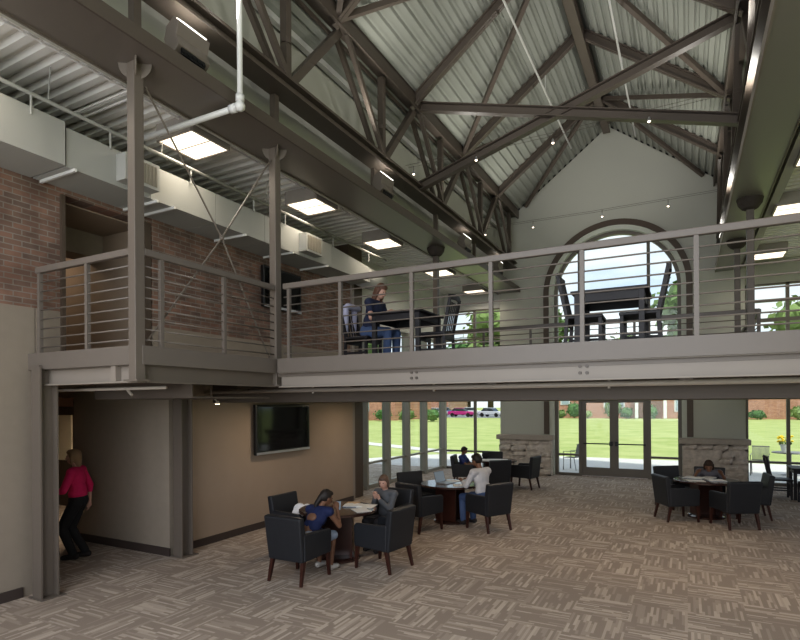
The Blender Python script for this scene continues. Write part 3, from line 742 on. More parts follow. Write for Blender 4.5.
# ------------------------------------------------------------ uplights on girder
def uplight(x, y, label, sgn, k_=1.):
    t = thing('floodlight', label, 'light', (x, y, 6.05), group='floodlights along the girders')
    m = M(); prof = [(-.1, .1), (-.13, .22), (-.09, .34), (.02, .40), (.1, .34), (.06, .22), (.1, .12), (.02, .06)]
    m.prism([(x+a*sgn, 6.04+b*1.15) for a, b in prof], 'Y', y-.22, y+.22); m.obj('housing', steel, t, world=True, bevel=.006)
    m = M().add([(x-.07*sgn, y-.17, 6.02+.36), (x+.08*sgn, y-.17, 6.02+.37), (x+.08*sgn, y+.17, 6.02+.37), (x-.07*sgn, y+.17, 6.02+.36)], [(0, 1, 2, 3)])
    m = M().prism([(x-.085*sgn, 6.04+.40), (x+.015*sgn, 6.04+.475), (x+.105*sgn, 6.04+.405), (x+.0, 6.04+.38)], 'Y', y-.17, y+.17)
    m.obj('lens', mat('floodlight lens', (.9, .9, .88), .3, noise=0, emis=(1, .97, .9), estr=2.0), t, world=True)
    M().tube([(x-.05*sgn, y-.1, 6.02), (x-.05*sgn, y-.1, 6.14)], .015, 6).tube([(x-.05*sgn, y+.1, 6.02), (x-.05*sgn, y+.1, 6.14)], .015, 6).obj('bracket', steel, t, world=True)
    m = M()
    for k in range(5): m.box(x+.095*sgn-.01, x+.095*sgn+.006, y-.17+k*.07, y-.13+k*.07, 6.12, 6.15)
    m.box(x+.085*sgn-.01, x+.085*sgn+.006, y-.17, y+.15, 6.10, 6.17); m.obj('vent', black_m, t, world=True)
for y, lab in ((4.3, 'large brown floodlight on the left girder near the white pipe'), (8.75, 'brown floodlight on the left girder above the third ceiling light'),
               (12.9, 'small dark floodlight on the left girder above the bridge railing'), (15.6, 'dark floodlight at the far end of the left girder')):
    uplight(-4.90, y, lab, 1)
uplight(.86, 15.8, 'dark floodlight at the far end of the right girder', -1)

# cable lights
for k, (yy, xs_, zz) in enumerate(((9.68, (-4.75, -3.45, -2.04, -.51), 6.95), (14.02, (-4.75, -3.47, -1.79, -.35), 6.93))):
    t = thing('light_cable', 'pair of thin wires spanning the hall, %s' % ('nearer pair' if k == 0 else 'pair nearer the gable wall'), 'cable', (-2, yy, zz))
    for dy in (-.06, .06): M().tube([(-4.9, yy+dy, zz+.06), (-2, yy+dy, zz+.03), (.85, yy+dy, zz+.06)], .0035, 4).obj('wire', steel_dk, t, world=True)
    for j, x in enumerate(xs_):
        t = thing('cable_light', '%s small bell spotlight from the left truss on the %s wires' % (('first', 'second', 'third', 'fourth')[j], 'nearer' if k == 0 else 'farther'), 'light', (x, yy, zz-.1), group='small spotlights on wires')
        M().tube([(x, yy, zz+.04), (x, yy, zz-.05)], .006, 5).obj('stem', steel_dk, t, world=True)
        M().lathe([(.035, -.12), (.014, -.05)], (x, yy, zz), 12).obj('lamp_shade', silver, t, world=True)
        M().ell((x, yy, zz-.115), (.024, .024, .022), nu=10, nv=6).obj('bulb', mat('glowing bulb', (1, .9, .8), .4, noise=0, emis=(1, .82, .65), estr=4), t, world=True)
w_ = M().tube([(-7.0, 3.0, 5.93), (-4.85, 4.6, 6.3)], .003, 4)

# ------------------------------------------------------------ televisions
def tv(x, y0, y1, z0, z1, label, th=.07):
    t = thing('television', label, 'television', (x, (y0+y1)/2, z0))
    M().box(x, x+th, y0, y1, z0, z1).obj('casing', black_m, t, world=True, bevel=.012)
    M().box(x+th, x+th+.003, y0+.04, y1-.04, z0+.07, z1-.04).obj('screen', screen_m, t, world=True)
    M().box(x+th, x+th+.012, y0+.01, y1-.01, z0+.005, z0+.05).obj('silver_strip', silver, t, world=True, bevel=.004)
    M().box(x-.05, x, (y0+y1)/2-.2, (y0+y1)/2+.2, z0+.3, z1-.3).obj('wall_bracket', black_m, t, world=True)
tv(-6.95, 7.5, 9.08, 1.37, 2.29, 'black wall mounted television on the tan lower wall')
tv(-7.0, 7.78, 8.9, 4.12, 4.9, 'dark glossy monitor on the upper brick wall behind the second column')

# ------------------------------------------------------------ guest chairs
def make_chair():
    t = thing('armchair', 'x', 'chair')
    # local: front +Y
    M().box(-.235, .235, -.2, .29, .30, .46).obj('seat', charcoal, t, bevel=.03)
    m = M().add([(-.28, -.30, .29), (.28, -.30, .29), (.28, -.17, .29), (-.28, -.17, .29), (-.30, -.37, .86), (.30, -.37, .86), (.30, -.28, .875), (-.30, -.28, .875)],
                [(3, 2, 1, 0), (4, 5, 6, 7), (0, 1, 5, 4), (1, 2, 6, 5), (2, 3, 7, 6), (3, 0, 4, 7)])
    m.obj('backrest', charcoal, t, bevel=.022)
    for s_ in (-1, 1):
        m = M().prism([(-.27, .30), (.29, .31), (.30, .60), (.26, .635), (-.28, .655)], 'X', s_*.30, s_*.235)
        m.obj('armrest', charcoal, t, bevel=.018)
    for sx in (-1, 1):
        M().beam((sx*.265, .255, .31), (sx*.27, .275, 0), .05, .05, up=(0, 1, 0), w2=.032, h2=.032).obj('leg', wood_r, t)
        M().beam((sx*.25, -.245, .30), (sx*.265, -.31, 0), .05, .05, up=(0, 1, 0), w2=.032, h2=.032).obj('leg', wood_r, t)
    return t
def dirrot(dx, dy): return math.atan2(-dx, dy)
chairs = [
 ((-4.55, 5.78), (0.02, 1), 'charcoal armchair nearest the camera with its back to us, woman in blue seated in it'),
 ((-3.80, 6.70), (-.99, .14), 'charcoal armchair at right of the front left round table, empty'),
 ((-5.42, 6.84), (1, -.05), 'charcoal armchair beside the tan wall holding a crumpled white item'),
 ((-4.36, 7.84), (-.05, -1), 'charcoal armchair where the woman in grey sweater sits'),
 ((-4.31, 8.98), (.33, .94), 'charcoal armchair with its back to us behind the woman in grey'),
 ((-4.90, 10.08), (.86, -.52), 'charcoal armchair at far left of the laptop table'),
 ((-3.22, 9.56), (-.85, .5), 'charcoal armchair where the man in white shirt sits'),
 ((-5.38, 14.05), (.97, .2), 'dark armchair by the corner glazing with a person in blue'),
 ((-4.34, 13.42), (-.7, .7), 'dark armchair directly behind the man in white, back to us'),
 ((-3.87, 14.55), (-1, .15), 'dark armchair in front of the left stone pier'),
 ((-4.93, 15.15), (.4, -.92), 'dark armchair facing us at the back of the farthest round table'),
 ((-.18, 11.93), (.88, .47), 'dark armchair left of the right hand round table'),
 ((.76, 11.70), (-.47, .88), 'dark armchair nearest the camera at the right hand round table'),
 ((1.10, 12.78), (-.97, -.1), 'dark armchair at the right side of the right hand round table'),
 ((-.22, 13.32), (.6, -.75), 'dark empty armchair behind the right hand table, left of the reader'),
 ((.42, 13.38), (-.05, -1), 'dark armchair hidden behind the reader at the right hand table'),
]
c0 = make_chair()
for i, (p, d, lab) in enumerate(chairs):
    if i == 0: c0.location = (*p, 0); c0.rotation_euler = (0, 0, dirrot(*d)); c0['label'] = lab; c0['group'] = 'charcoal armchairs around the round tables'
    else: dup(c0, (*p, 0), dirrot(*d), lab, 'charcoal armchairs around the round tables')

# round tables
def make_table():
    t = thing('round_table', 'x', 'table')
    M().lathe([(.555, .70), (.58, .705), (.58, .735), (.57, .74)], n=48).obj('tabletop', wood_d, t)
    m = M().beam((-.2, 0, .02), (-.2, 0, .7), .04, .42, up=(0, 1, 0)).beam((.2, 0, .02), (.2, 0, .7), .04, .42, up=(0, 1, 0))
    m.beam((0, -.02, .02), (0, -.02, .7), .4, .04, up=(0, 1, 0)); m.obj('pedestal', wood_r, t)
    M().lathe([(.33, 0), (.33, .03), (.28, .05)], n=32).obj('base', wood_d, t)
    return t
T0 = make_table()
tabs = [((-4.62, 6.78), 'front left round wooden table with papers'), ((-4.08, 9.85), 'round table with the laptop reflecting daylight'), ((-4.63, 14.4), 'farthest round table in front of the left stone pier'), ((.33, 12.45), 'round table at right with open books')]
for i, (p, lab) in enumerate(tabs):
    if i == 0: T0.location = (*p, 0); T0['label'] = lab; T0['group'] = 'round mahogany tables'; T0.rotation_euler = (0, 0, .5)
    else: dup(T0, (*p, 0), .5+i, lab, 'round mahogany tables')

# ------------------------------------------------------------ things on the tables
paper = mat('white paper', (.7, .7, .68), .7, noise=.02)
def sheet(x, y, z, w, h, rz, label, name='paper_sheet', m_=paper, th=.006, group=None):
    T = Matrix.Translation((x, y, z)) @ Matrix.Rotation(rz, 4, 'Z')
    return tag(M().box(-w/2, w/2, -h/2, h/2, 0, th, T).obj(name, m_), label, 'paper' if name == 'paper_sheet' else 'book', group)
def open_book(x, y, z, rz, label, s=1.):
    t = thing('open_book', label, 'book', (x, y, z), rz)
    for sg in (-1, 1):
        pts = [(0, .012), (sg*.04, .022), (sg*.10, .022), (sg*.15, .012), (sg*.15, .0), (0, 0)]
        M().prism([(a*s, b) for a, b in pts], 'Y', -.11*s, .11*s).obj('page_block', paper, t)
    M().box(-.16*s, .16*s, -.12*s, .12*s, -.0, .003).obj('cover', mat('book cover blue', (.12, .2, .3), .5), t)
open_book(-4.50, 7.02, .742, .4, 'open book near the woman in grey on the front left table')
sheet(-4.22, 6.78, .742, .22, .3, .9, 'sheet of paper at the right of the front left table')
sheet(-4.30, 7.08, .742, .24, .3, .2, 'white pad behind the open book on the front left table')
sheet(-4.62, 7.2, .742, .2, .12, .3, 'tan notebook on the front left table', 'notebook', mat('tan card', (.5, .36, .22), .6), .015)
ph = tag(M().box(-.035, .035, -.07, .07, 0, .009, Matrix.Translation((-4.36, 6.40, .86)) @ Matrix.Rotation(.5, 4, 'Z') @ Matrix.Rotation(.8, 4, 'X')).obj('smartphone', mat('phone glow', (.2, .25, .3), .2, noise=0, emis=(.5, .6, .7), estr=.08)), 'small phone held by the woman in blue', 'phone')
tag(M().cap((-5.36, 6.75, .60), (-5.30, 6.92, .66), .09, .07).ell((-5.40, 6.86, .64), (.11, .09, .1)).ell((-5.34, 6.7, .56), (.08, .09, .09)).obj('white_cloth', mat('white cloth', (.75, .75, .78), .8, bump=.5, noise=.1, nscale=20), smooth=True), 'crumpled white cloth lying in the armchair beside the tan wall', 'cloth')
tag(M().ell((-5.38, 6.83, .5), (.13, .17, .09)).obj('dark_bag', mat('dark bag cloth', (.02, .02, .025), .8), smooth=True), 'dark bag under the white cloth in the armchair by the wall', 'bag')
# laptop
lt = thing('laptop', 'open silver laptop on the second round table', 'laptop', (-4.16, 9.80, .742), R(78))
M().box(-.16, .16, -.11, .11, 0, .015).obj('keyboard', silver, lt)
T = Matrix.Translation((0, .11, .01)) @ Matrix.Rotation(R(-15), 4, 'X')
M().box(-.16, .16, 0, .008, 0, .22, T).obj('lid', mat('laptop lid', (.12, .13, .15), .3), lt)
M().box(-.15, .15, -.003, 0, .01, .21, T).obj('screen', mat('laptop screen', (.2, .25, .3), .2, noise=0, emis=(.5, .6, .7), estr=.08), lt)
sheet(-3.78, 9.66, .742, .3, .22, .5, 'white papers in front of the man in white', th=.01)
sheet(-4.15, 10.1, .742, .3, .22, 1.2, 'white sheet at the back of the laptop table', th=.008)
open_book(.12, 12.62, .742, -.3, 'open book at left of the right hand table', 1.2)
open_book(.52, 12.35, .742, .25, 'open book at right of the right hand table')
sheet(.15, 12.2, .742, .3, .22, .3, 'loose white sheet nearest us on the right hand table')
sheet(.38, 12.72, .742, .28, .2, 1.1, 'folder under the arms of the reader', th=.02)
T = Matrix.Translation((.02, 12.75, .75)) @ Matrix.Rotation(.8, 4, 'Y')
tag(M().box(0, .25, -.1, .1, 0, .006, T).obj('propped_page', paper), 'raised white page held up beside the reader', 'paper')
sheet(-4.65, 14.3, .742, .8, .5, .4, 'white papers spread over the farthest round table', th=.008)

# ------------------------------------------------------------ slat back dining chairs and tables (dark)
def make_dchair():
    t = thing('dining_chair', 'x', 'chair')
    M().box(-.22, .22, -.2, .22, .43, .47).obj('seat', wood_b, t, bevel=.01)
    for sx in (-1, 1):
        M().box(sx*.2-.02, sx*.2+.02, .17, .21, 0, .43).obj('leg', wood_b, t)
        M().beam((sx*.2, -.22, 0), (sx*.2, -.19, .45), .036, .04, up=(0, 1, 0)).beam((sx*.2, -.19, .45), (sx*.21, -.30, .97), .034, .04, up=(0, 1, 0)).obj('leg', wood_b, t)
        M().box(sx*.2-.012, sx*.2+.012, -.2, .19, .2, .23).obj('stretcher', wood_b, t)
    for k in range(5):
        x = -.14+k*.07
        M().beam((x, -.2, .47), (x*1.02, -.285, .9), .03, .012, up=(0, 1, 0)).obj('slat', wood_b, t)
    m = M()
    pts = [(-.23, -.29, .955), (-.12, -.31, .97), (0, -.318, .975), (.12, -.31, .97), (.23, -.29, .955)]
    for a, b in zip(pts, pts[1:]): m.beam(a, b, .025, .08)
    m.obj('top_rail', wood_b, t)
    m = M().box(-.19, .19, -.21, -.18, .36, .43).box(-.19, .19, .17, .2, .36, .43); m.obj('apron', wood_b, t)
    return t
D0 = make_dchair(); Z2 = 2.87
dch = [((-1.09, 6.98, Z2), (1, 0.03), 'dark wooden slat chair left of the table before the arched window'),
       ((-.47, 7.0, Z2), (-1, .0), 'dark wooden slat chair right of the table before the arched window'),
       ((-4.5, 7.33, Z2), (1, -.05), 'dark wooden chair where the woman on the bridge sits'),
       ((-3.30, 7.45, Z2), (-1, -.05), 'dark wooden slat chair facing the woman on the bridge'),
       ((1.95, 15.6, 0), (1, .05), 'dark wooden chair left of the ground floor dining table by the right windows'),
       ((2.45, 15.0, 0), (0, 1), 'dark wooden chair nearest us at the dining table by the right windows')]
for i, (p, d, lab) in enumerate(dch):
    if i == 0: D0.location = p; D0.rotation_euler = (0, 0, dirrot(*d)); D0['label'] = lab; D0['group'] = 'dark slat back chairs'
    else: dup(D0, p, dirrot(*d), lab, 'dark slat back chairs')
def make_dtable(w, d):
    t = thing('dining_table', 'x', 'table')
    M().box(-w/2, w/2, -d/2, d/2, .71, .74).obj('tabletop', wood_b, t, bevel=.006)
    M().box(-w/2+.05, w/2-.05, -d/2+.05, -d/2+.075, .61, .71).box(-w/2+.05, w/2-.05, d/2-.075, d/2-.05, .61, .71).box(-w/2+.05, -w/2+.075, -d/2+.05, d/2-.05, .61, .71).box(w/2-.075, w/2-.05, -d/2+.05, d/2-.05, .61, .71).obj('apron', wood_b, t)
    for sx in (-1, 1):
        for sy in (-1, 1):
            x = sx*(w/2-.07); y = sy*(d/2-.07); M().box(x-.032, x+.032, y-.032, y+.032, 0, .71).obj('leg', wood_b, t, bevel=.004)
    return t
DT = make_dtable(.84, .84); DT.location = (-.79, 7.06, Z2); DT['label'] = 'dark square table before the arched window on the bridge'; DT['group'] = 'dark square tables'
dup(DT, (-3.66, 7.2, Z2), 0, 'dark square table where the woman on the bridge leans', 'dark square tables')
DT2 = make_dtable(1.4, .8); DT2.location = (2.85, 15.75, 0); DT2['label'] = 'dark dining table by the ground floor windows at right'

# ------------------------------------------------------------ people
def ik(a, b, l1, l2, pole):
    a = Vector(a); b = Vector(b); d = b-a; L = min(d.length, (l1+l2)*.999); dn = d.normalized()
    x = (l1*l1-l2*l2+L*L)/(2*L); h = math.sqrt(max(0, l1*l1-x*x)); p = Vector(pole); p = (p-dn*p.dot(dn)).normalized()
    return a+dn*x+p*h, a+dn*L
def remesh(o, vox, sm=2):
    r = o.modifiers.new('remesh', 'REMESH'); r.mode = 'VOXEL'; r.voxel_size = vox; r.use_smooth_shade = True
    s_ = o.modifiers.new('smooth', 'SMOOTH'); s_.iterations = sm; s_.factor = .5
def person(label, loc, rz, skin, hairm, top_m, leg_m, shoe_m, pose, hair='short', sleeves=.5, seated=True, scale=1.):
    """pose: pelvis(z), lean(forward rad), headpitch, headyaw, wristL, wristR, ankleL, ankleR, seated"""
    t = thing('person', label, 'person', loc, rz); t.scale = (scale,)*3
    P = pose; pel = Vector(P['pelvis']); ln = P.get('lean', 0)
    A = Matrix.Rotation(-ln, 3, 'X')
    up = lambda x, y, z: pel + A @ Vector((x, y, z))
    waist = up(0, 0, .16); chest = up(0, .01, .33); neck = up(0, 0, .49)
    hb = Matrix.Rotation(P.get('yaw', 0), 3, 'Z') @ Matrix.Rotation(-P.get('hp', 0), 3, 'X')
    headc = neck + A @ Vector((0, .015, .05)) + hb @ Vector((0, .02, .11))
    sh = [up(s_*.18, 0, .435) for s_ in (-1, 1)]; hip = [pel+Vector((s_*.09, 0, -.02)) for s_ in (-1, 1)]
    wr = [Vector(P['wl']), Vector(P['wr'])]; an = [Vector(P['al']), Vector(P['ar'])]
    B = M(); TOP = M(); LEG = M()
    # torso
    def torso(m, g):
        m.ell(pel, (.155+g, .115+g, .12+g)); m.cap(pel+Vector((0, 0, .02)), waist, .115+g, .11+g); m.ell(waist, (.135+g, .10+g, .13+g), A.to_4x4())
        m.ell(chest, (.155+g, .105+g, .17+g), A.to_4x4()); m.cap(sh[0], sh[1], .062+g, .062+g)
    torso(B, 0)
    B.cap(neck-A @ Vector((0, 0, .06)), headc-hb @ Vector((0, .02, .05)), .052, .046)
    H = hb.to_4x4()
    B.ell(headc, (.073, .09, .105), H, 16, 12); B.ell(headc+hb @ Vector((0, .03, -.055)), (.052, .06, .055), H)
    B.cap(headc+hb @ Vector((0, .088, .01)), headc+hb @ Vector((0, .105, -.025)), .009, .014); 
    for s_ in (-1, 1): B.ell(headc+hb @ Vector((s_*.075, -.005, -.01)), (.01, .02, .03), H)
    elb = []
    for k, s_ in ((0, -1), (1, 1)):
        e, w = ik(sh[k], wr[k], .28, .25, P.get('pole', (s_*.5, -.3, -1)) if not isinstance(P.get('pole'), list) else P['pole'][k]); elb.append(e)
        B.cap(sh[k], e, .047, .038); B.cap(e, w, .039, .026)
        d = (w-e).normalized(); hd = Vector(P.get('hand', [d, d])[k] if P.get('hand') else d).normalized()
        side = hd.cross(Vector((0, 0, 1))); side = (side if side.length > .1 else Vector((1, 0, 0))).normalized()
        pc = w+hd*.05; B.cap(w, pc+hd*.02, .026, .03); nrm = side.cross(hd)
        if nrm.z > 0: nrm = -nrm
        for f in range(4):
            o_ = side*((f-1.5)*.021); ln_ = (.062, .075, .07, .054)[f]
            r0 = w+hd*.085+o_; m_ = r0+hd*ln_*.55+nrm*.012; e_ = m_+hd*ln_*.35+nrm*.026
            B.cap(w+hd*.05+o_*.9, r0, .0115, .0105, 6); B.cap(r0, m_, .0105, .0095, 6); B.cap(m_, e_, .0095, .008, 6)
        ts = -s_; th = side*ts if (side*ts).dot(Vector((-s_, 0, 0))) > 0 else -side*ts
        B.cap(w+hd*.02+th*.018, w+hd*.06+th*.045+nrm*.01, .013, .011, 6); B.cap(w+hd*.06+th*.045+nrm*.01, w+hd*.088+th*.046+nrm*.022, .011, .009, 6)
    kn = []
    for k in (0, 1):
        s_ = -1 if k == 0 else 1
        K, a_ = ik(hip[k], an[k], .43, .42, P.get('kpole', (s_*.08, 1, .35))); kn.append(K); an[k] = a_
        B.cap(hip[k], K, .082, .055); B.cap(K, a_, .052, .034)
        td = Vector(P.get('toe', (0, 1, 0))); B.cap(a_-td*.03-Vector((0, 0, .03)), a_+td*.13-Vector((0, 0, .045)), .035, .028)
    body = B.obj('body', skin, t); remesh(body, .0085, 3)
    # shirt
    g = .014
    TOP.ell(waist-Vector((0, 0, .06)), (.15+g, .115+g, .10+g)); TOP.ell(waist, (.137+g, .103+g, .14+g), A.to_4x4()); TOP.ell(chest, (.157+g, .107+g, .172+g), A.to_4x4()); TOP.cap(sh[0], sh[1], .06+g, .06+g)
    if sleeves > 0:
        for k in (0, 1):
            if sleeves <= 1: TOP.cap(sh[k], sh[k]+(elb[k]-sh[k])*sleeves, .05+g, .044+g)
            else:
                TOP.cap(sh[k], elb[k], .05+g, .042+g); TOP.cap(elb[k], elb[k]+(wr[k]-elb[k])*(sleeves-1), .042+g, .03+g)
    if sleeves == 0:
        pm = M(); pm.ell(chest+A @ Vector((0, -.098, -.05)), (.085, .032, .07), A.to_4x4()); pm.obj('bare_back', skin, t, smooth=True)
    o = TOP.obj('shirt', top_m, t); remesh(o, .012, 3)
    LEG.ell(pel, (.158+g, .12+g, .115+g))
    for k in (0, 1): LEG.cap(hip[k], kn[k], .085+g, .06+g); LEG.cap(kn[k], kn[k]+(an[k]-kn[k])*P.get('hem', .96), .058+g, .044+g)
    o = LEG.obj('trousers', leg_m, t); remesh(o, .012, 3)
    for k in (0, 1):
        td = Vector(P.get('toe', (0, 1, 0))); m = M().cap(an[k]-td*.035-Vector((0, 0, .035)), an[k]+td*.14-Vector((0, 0, .05)), .046, .036); m.obj('shoe', shoe_m, t, smooth=True)
    # hair
    Hm = M(); Hm.ell(headc+hb @ Vector((0, -.022, .022)), (.086, .093, .105), H, 16, 12)
    Hm.ell(headc+hb @ Vector((0, .03, .075)), (.066, .06, .04), H)
    if hair == 'long':
        for s_ in (-1, 1): Hm.cap(headc+hb @ Vector((s_*.065, 0, .03)), headc+hb @ Vector((s_*.08, .0, -.17)), .035, .025)
        Hm.cap(headc+hb @ Vector((0, -.06, .0)), headc+hb @ Vector((0, -.075, -.2)), .07, .05)
    elif hair == 'bob':
        for s_ in (-1, 1): Hm.cap(headc+hb @ Vector((s_*.07, -.01, .02)), headc+hb @ Vector((s_*.075, -.005, -.08)), .03, .024)
        Hm.cap(headc+hb @ Vector((0, -.05, 0)), headc+hb @ Vector((0, -.06, -.11)), .07, .05)
    elif hair == 'tail':
        Hm.cap(headc+hb @ Vector((0, -.08, .0)), headc+hb @ Vector((0, -.13, -.12)), .05, .035); Hm.cap(headc+hb @ Vector((0, -.13, -.12)), headc+hb @ Vector((0, -.12, -.22)), .035, .02)
    o = Hm.obj('hair', hairm, t); remesh(o, .01, 2)
    for s_ in (-1, 1):
        M().ell(headc+hb @ Vector((s_*.028, .081, .012)), (.011, .008, .007), H, 8, 6).obj('eye', mat('eye', (.03, .02, .02), .2, noise=0), t, smooth=True)
    M().ell(headc+hb @ Vector((0, .086, -.056)), (.022, .008, .006), H, 8, 6).obj('mouth', mat('lip', (.3, .1, .09), .5, noise=0), t, smooth=True)
    return t
def c_(n, c, r=.8): return mat(n, c, r, noise=.12, nscale=8)
jeans = c_('blue denim', (.07, .11, .22)); blackc = c_('black cloth', (.018, .018, .02)); shoe_d = c_('dark shoe', (.03, .025, .025)); shoe_w = c_('pale shoe', (.5, .48, .45))
SEAT = dict(pelvis=(0, -.02, .55), al=(-.12, .42, .09), ar=(.12, .40, .09))
# woman in blue (chair 0)
person('woman in a navy open back top bent over a phone at the front left table', (-4.50, 5.84, 0), dirrot(.08, 1), skin_a, hair_d, c_('navy top', (.013, .022, .08)), c_('pale denim shorts', (.3, .36, .45)), shoe_w,
       dict(SEAT, pelvis=(0, .02, .54), lean=.68, hp=.35, yaw=-.35, wl=(-.08, .56, .82), wr=(.13, .54, .86), hem=.02), hair='tail', sleeves=0, scale=.95)
# woman in grey
person('woman in a grey sweater holding her hands together at the front left table', (-4.25, 7.72, 0), dirrot(-.15, -1), skin_b, hair_b, c_('grey sweater', (.10, .105, .115)), c_('dark trousers', (.05, .05, .06)), shoe_d,
       dict(SEAT, pelvis=(0, .08, .5), lean=.1, hp=.3, yaw=.25, wl=(-.05, .36, .86), wr=(.05, .35, .87), hand=[(.2, .3, 1), (-.2, .3, 1)]), hair='bob', sleeves=1.9, scale=.93)
# man in white
person('man in a pale shirt typing at the laptop on the second table', (-3.30, 9.60, 0), dirrot(-.88, .4), skin_a, hair_d, c_('pale checked shirt', (.52, .52, .54)), jeans, shoe_d,
       dict(SEAT, pelvis=(0, 0, .56), lean=.22, hp=.3, yaw=.1, wl=(-.12, .45, .80), wr=(.12, .45, .80)), hair='short', sleeves=1.6, scale=1.04)
# person in blue far
person('person in blue sitting in the armchair by the corner glazing', (-5.46, 14.04, 0), dirrot(.95, .05), skin_a, hair_d, c_('blue shirt', (.04, .06, .2)), blackc, shoe_d,
       dict(SEAT, pelvis=(0, .06, .5), lean=-.12, hp=.35, wl=(-.15, .42, .74), wr=(.12, .42, .74)), hair='short', sleeves=.6, scale=.88)
tag(M().ell((-4.98, 14.62, .83), (.12, .1, .09)).cap((-5.05, 14.62, .88), (-4.9, 14.62, .88), .03, .03).obj('dark_pouch', blackc, smooth=True), 'small dark pouch on the farthest round table beside the person in blue', 'bag')
# reader right
person('person in grey bent over books at the right hand table', (.42, 13.30, 0), dirrot(-.05, -1), skin_a, c_('dark brown hair', (.04, .022, .015)), c_('grey jersey', (.13, .13, .15)), blackc, shoe_d,
       dict(SEAT, lean=.85, hp=.55, wl=(-.24, .52, .82), wr=(.22, .52, .82)), hair='bob', sleeves=1.3)
# woman on bridge
person('woman in a navy top and jeans reading at the table on the bridge', (-4.40, 7.34, Z2), dirrot(1, -.05), skin_b, mat('auburn hair', (.12, .06, .04), .6, noise=.3, nscale=60), c_('dark navy shirt', (.018, .025, .06)), jeans, shoe_w,
       dict(SEAT, pelvis=(0, .0, .56), lean=.28, hp=.5, yaw=-.15, wl=(-.14, .42, .80), wr=(.14, .42, .80)), hair='long', sleeves=.5)
# walking woman
person('woman in a bright pink top and black trousers walking past the corridor', (-8.1, 5.0, 0), dirrot(-.8, -.6), skin_b, c_('short blonde hair', (.28, .19, .11)), c_('bright pink top', (.62, .02, .13)), blackc, shoe_d,
       dict(pelvis=(0, 0, .88), lean=.05, hp=.05, al=(-.07, .05, .085), ar=(.07, -.07, .09), wl=(-.18, .34, 1.0), wr=(.28, -.05, .82), kpole=(0, 1, 0)), hair='bob', sleeves=1.35, seated=False)
# lavender garment on bridge chair
m = M().cap((-4.70, 7.20, 3.83), (-4.70, 7.5, 3.83), .05, .05).cap((-4.74, 7.2, 3.8), (-4.76, 7.22, 3.42), .055, .05).cap((-4.74, 7.45, 3.8), (-4.76, 7.46, 3.45), .05, .045)
tag(m.obj('jacket', c_('lavender cloth', (.42, .42, .55)), smooth=True), 'pale lavender jacket hung over the chair back behind the woman on the bridge', 'jacket')
tag(M().box(-.1, .1, -.08, .08, 0, .02, Matrix.Translation((-3.75, 7.1, Z2+.742))).obj('notebook', paper), 'notebook on the table of the woman on the bridge', 'book')

# ------------------------------------------------------------ outside
struct(M().add([(-160, 18.0, -.06), (160, 18.0, -.06), (160, 260, -.06), (-160, 260, -.06), (-160, -60, -.06), (-14.2, -60, -.06), (-14.2, 18, -.06)], [(0, 1, 2, 3), (4, 5, 6, 0)]).obj('ground_lawn', lawn), 'mown green lawn beyond the windows', 'lawn')
struct(M().add([(4.4, -60, -.06), (160, -60, -.06), (160, 18, -.06), (4.4, 18, -.06)], [(0, 1, 2, 3)]).obj('ground_lawn_right', lawn), 'lawn to the right of the building', 'lawn')
struct(M().add([(-14.1, 11, -.05), (-7.7, 11, -.05), (-7.7, 17.95, -.05), (5, 17.95, -.05), (12, 19, -.05), (12, 24.6, -.05), (-8.5, 24.3, -.05), (-11.0, 22.2, -.05), (-14.1, 16.5, -.05)], [tuple(range(9))]).obj('ground_patio', concrete), 'concrete patio outside the windows', 'patio')
struct(M().add([(-30, 33.5, -.045), (-10.4, 23.8, -.045), (-10.0, 24.9, -.045), (-30, 35, -.045)], [(0, 1, 2, 3)]).obj('ground_path', concrete), 'pale path across the lawn', 'path')
struct(M().add([(-70, 82, -.045), (-20, 82, -.045), (-20, 112, -.045), (-70, 112, -.045)], [(0, 1, 2, 3)]).obj('ground_parking', mat('asphalt', (.22, .22, .23), .9)), 'parking lot beyond the lawn', 'ground')
# brick building
bd = thing('brick_building', 'long orange brick building beyond the lawn', 'building', (0, 86, 0))
M().box(-18, 45, 85, 97, -.1, 7).obj('wall', brick_o, bd, world=True)
M().box(-18.4, 45.4, 84.6, 97.4, 7, 7.4).obj('roof', wall_w, bd, world=True)
winm = mat('pale window glass', (.35, .42, .45), .2); wfr = mat('white window frame', (.75, .75, .73), .5)
for i, (xa, xb, z0, z1) in enumerate(((-17, -15.6, 1.9, 3.2), (-10.8, -7.9, 1.5, 3.6), (-1.5, .9, .9, 3.3), (1.3, 3.7, .9, 3.3), (4.6, 6.0, .9, 3.3), (14.6, 16.6, 1.3, 2.9), (19.3, 22, 1.3, 2.9), (26, 29, 1.3, 2.9))):
    f = M().box(xa, xb, 84.93, 85.0, z0, z1).obj('window', wfr, bd, world=True)
    m = M(); nn = max(1, int((xb-xa)/.9))
    for k in range(nn):
        w0 = (xb-xa-.2)/nn; m.box(xa+.1+k*w0+.06, xa+.1+(k+1)*w0-.06, 84.88, 84.93, z0+.12, z1-.12)
    o = m.obj('pane', winm, bd, world=True)
for xx in (-6.2, -2.6): M().box(xx-.2, xx+.2, 83.0, 83.4, 0, 3.7).obj('porch_post', wfr, bd, world=True)
M().box(-6.6, -2.2, 82.9, 85, 3.7, 4.1).obj('porch_roof', wfr, bd, world=True)
b2 = thing('brick_building', 'red brick building far left across the parking lot', 'building', (-70, 112, 0))
M().box(-95, -46, 110, 122, -.1, 7).obj('wall', brick_o, b2, world=True); M().box(-95.4, -45.6, 109.6, 122.4, 7, 7.5).obj('roof', wall_w, b2, world=True)
for k in range(8): M().box(-92+k*5.6, -90+k*5.6, 109.93, 110, 2, 4).obj('window', winm, b2, world=True)
b3 = thing('brick_building', 'brick building seen through the side glazing', 'building', (-50, 60, 0))
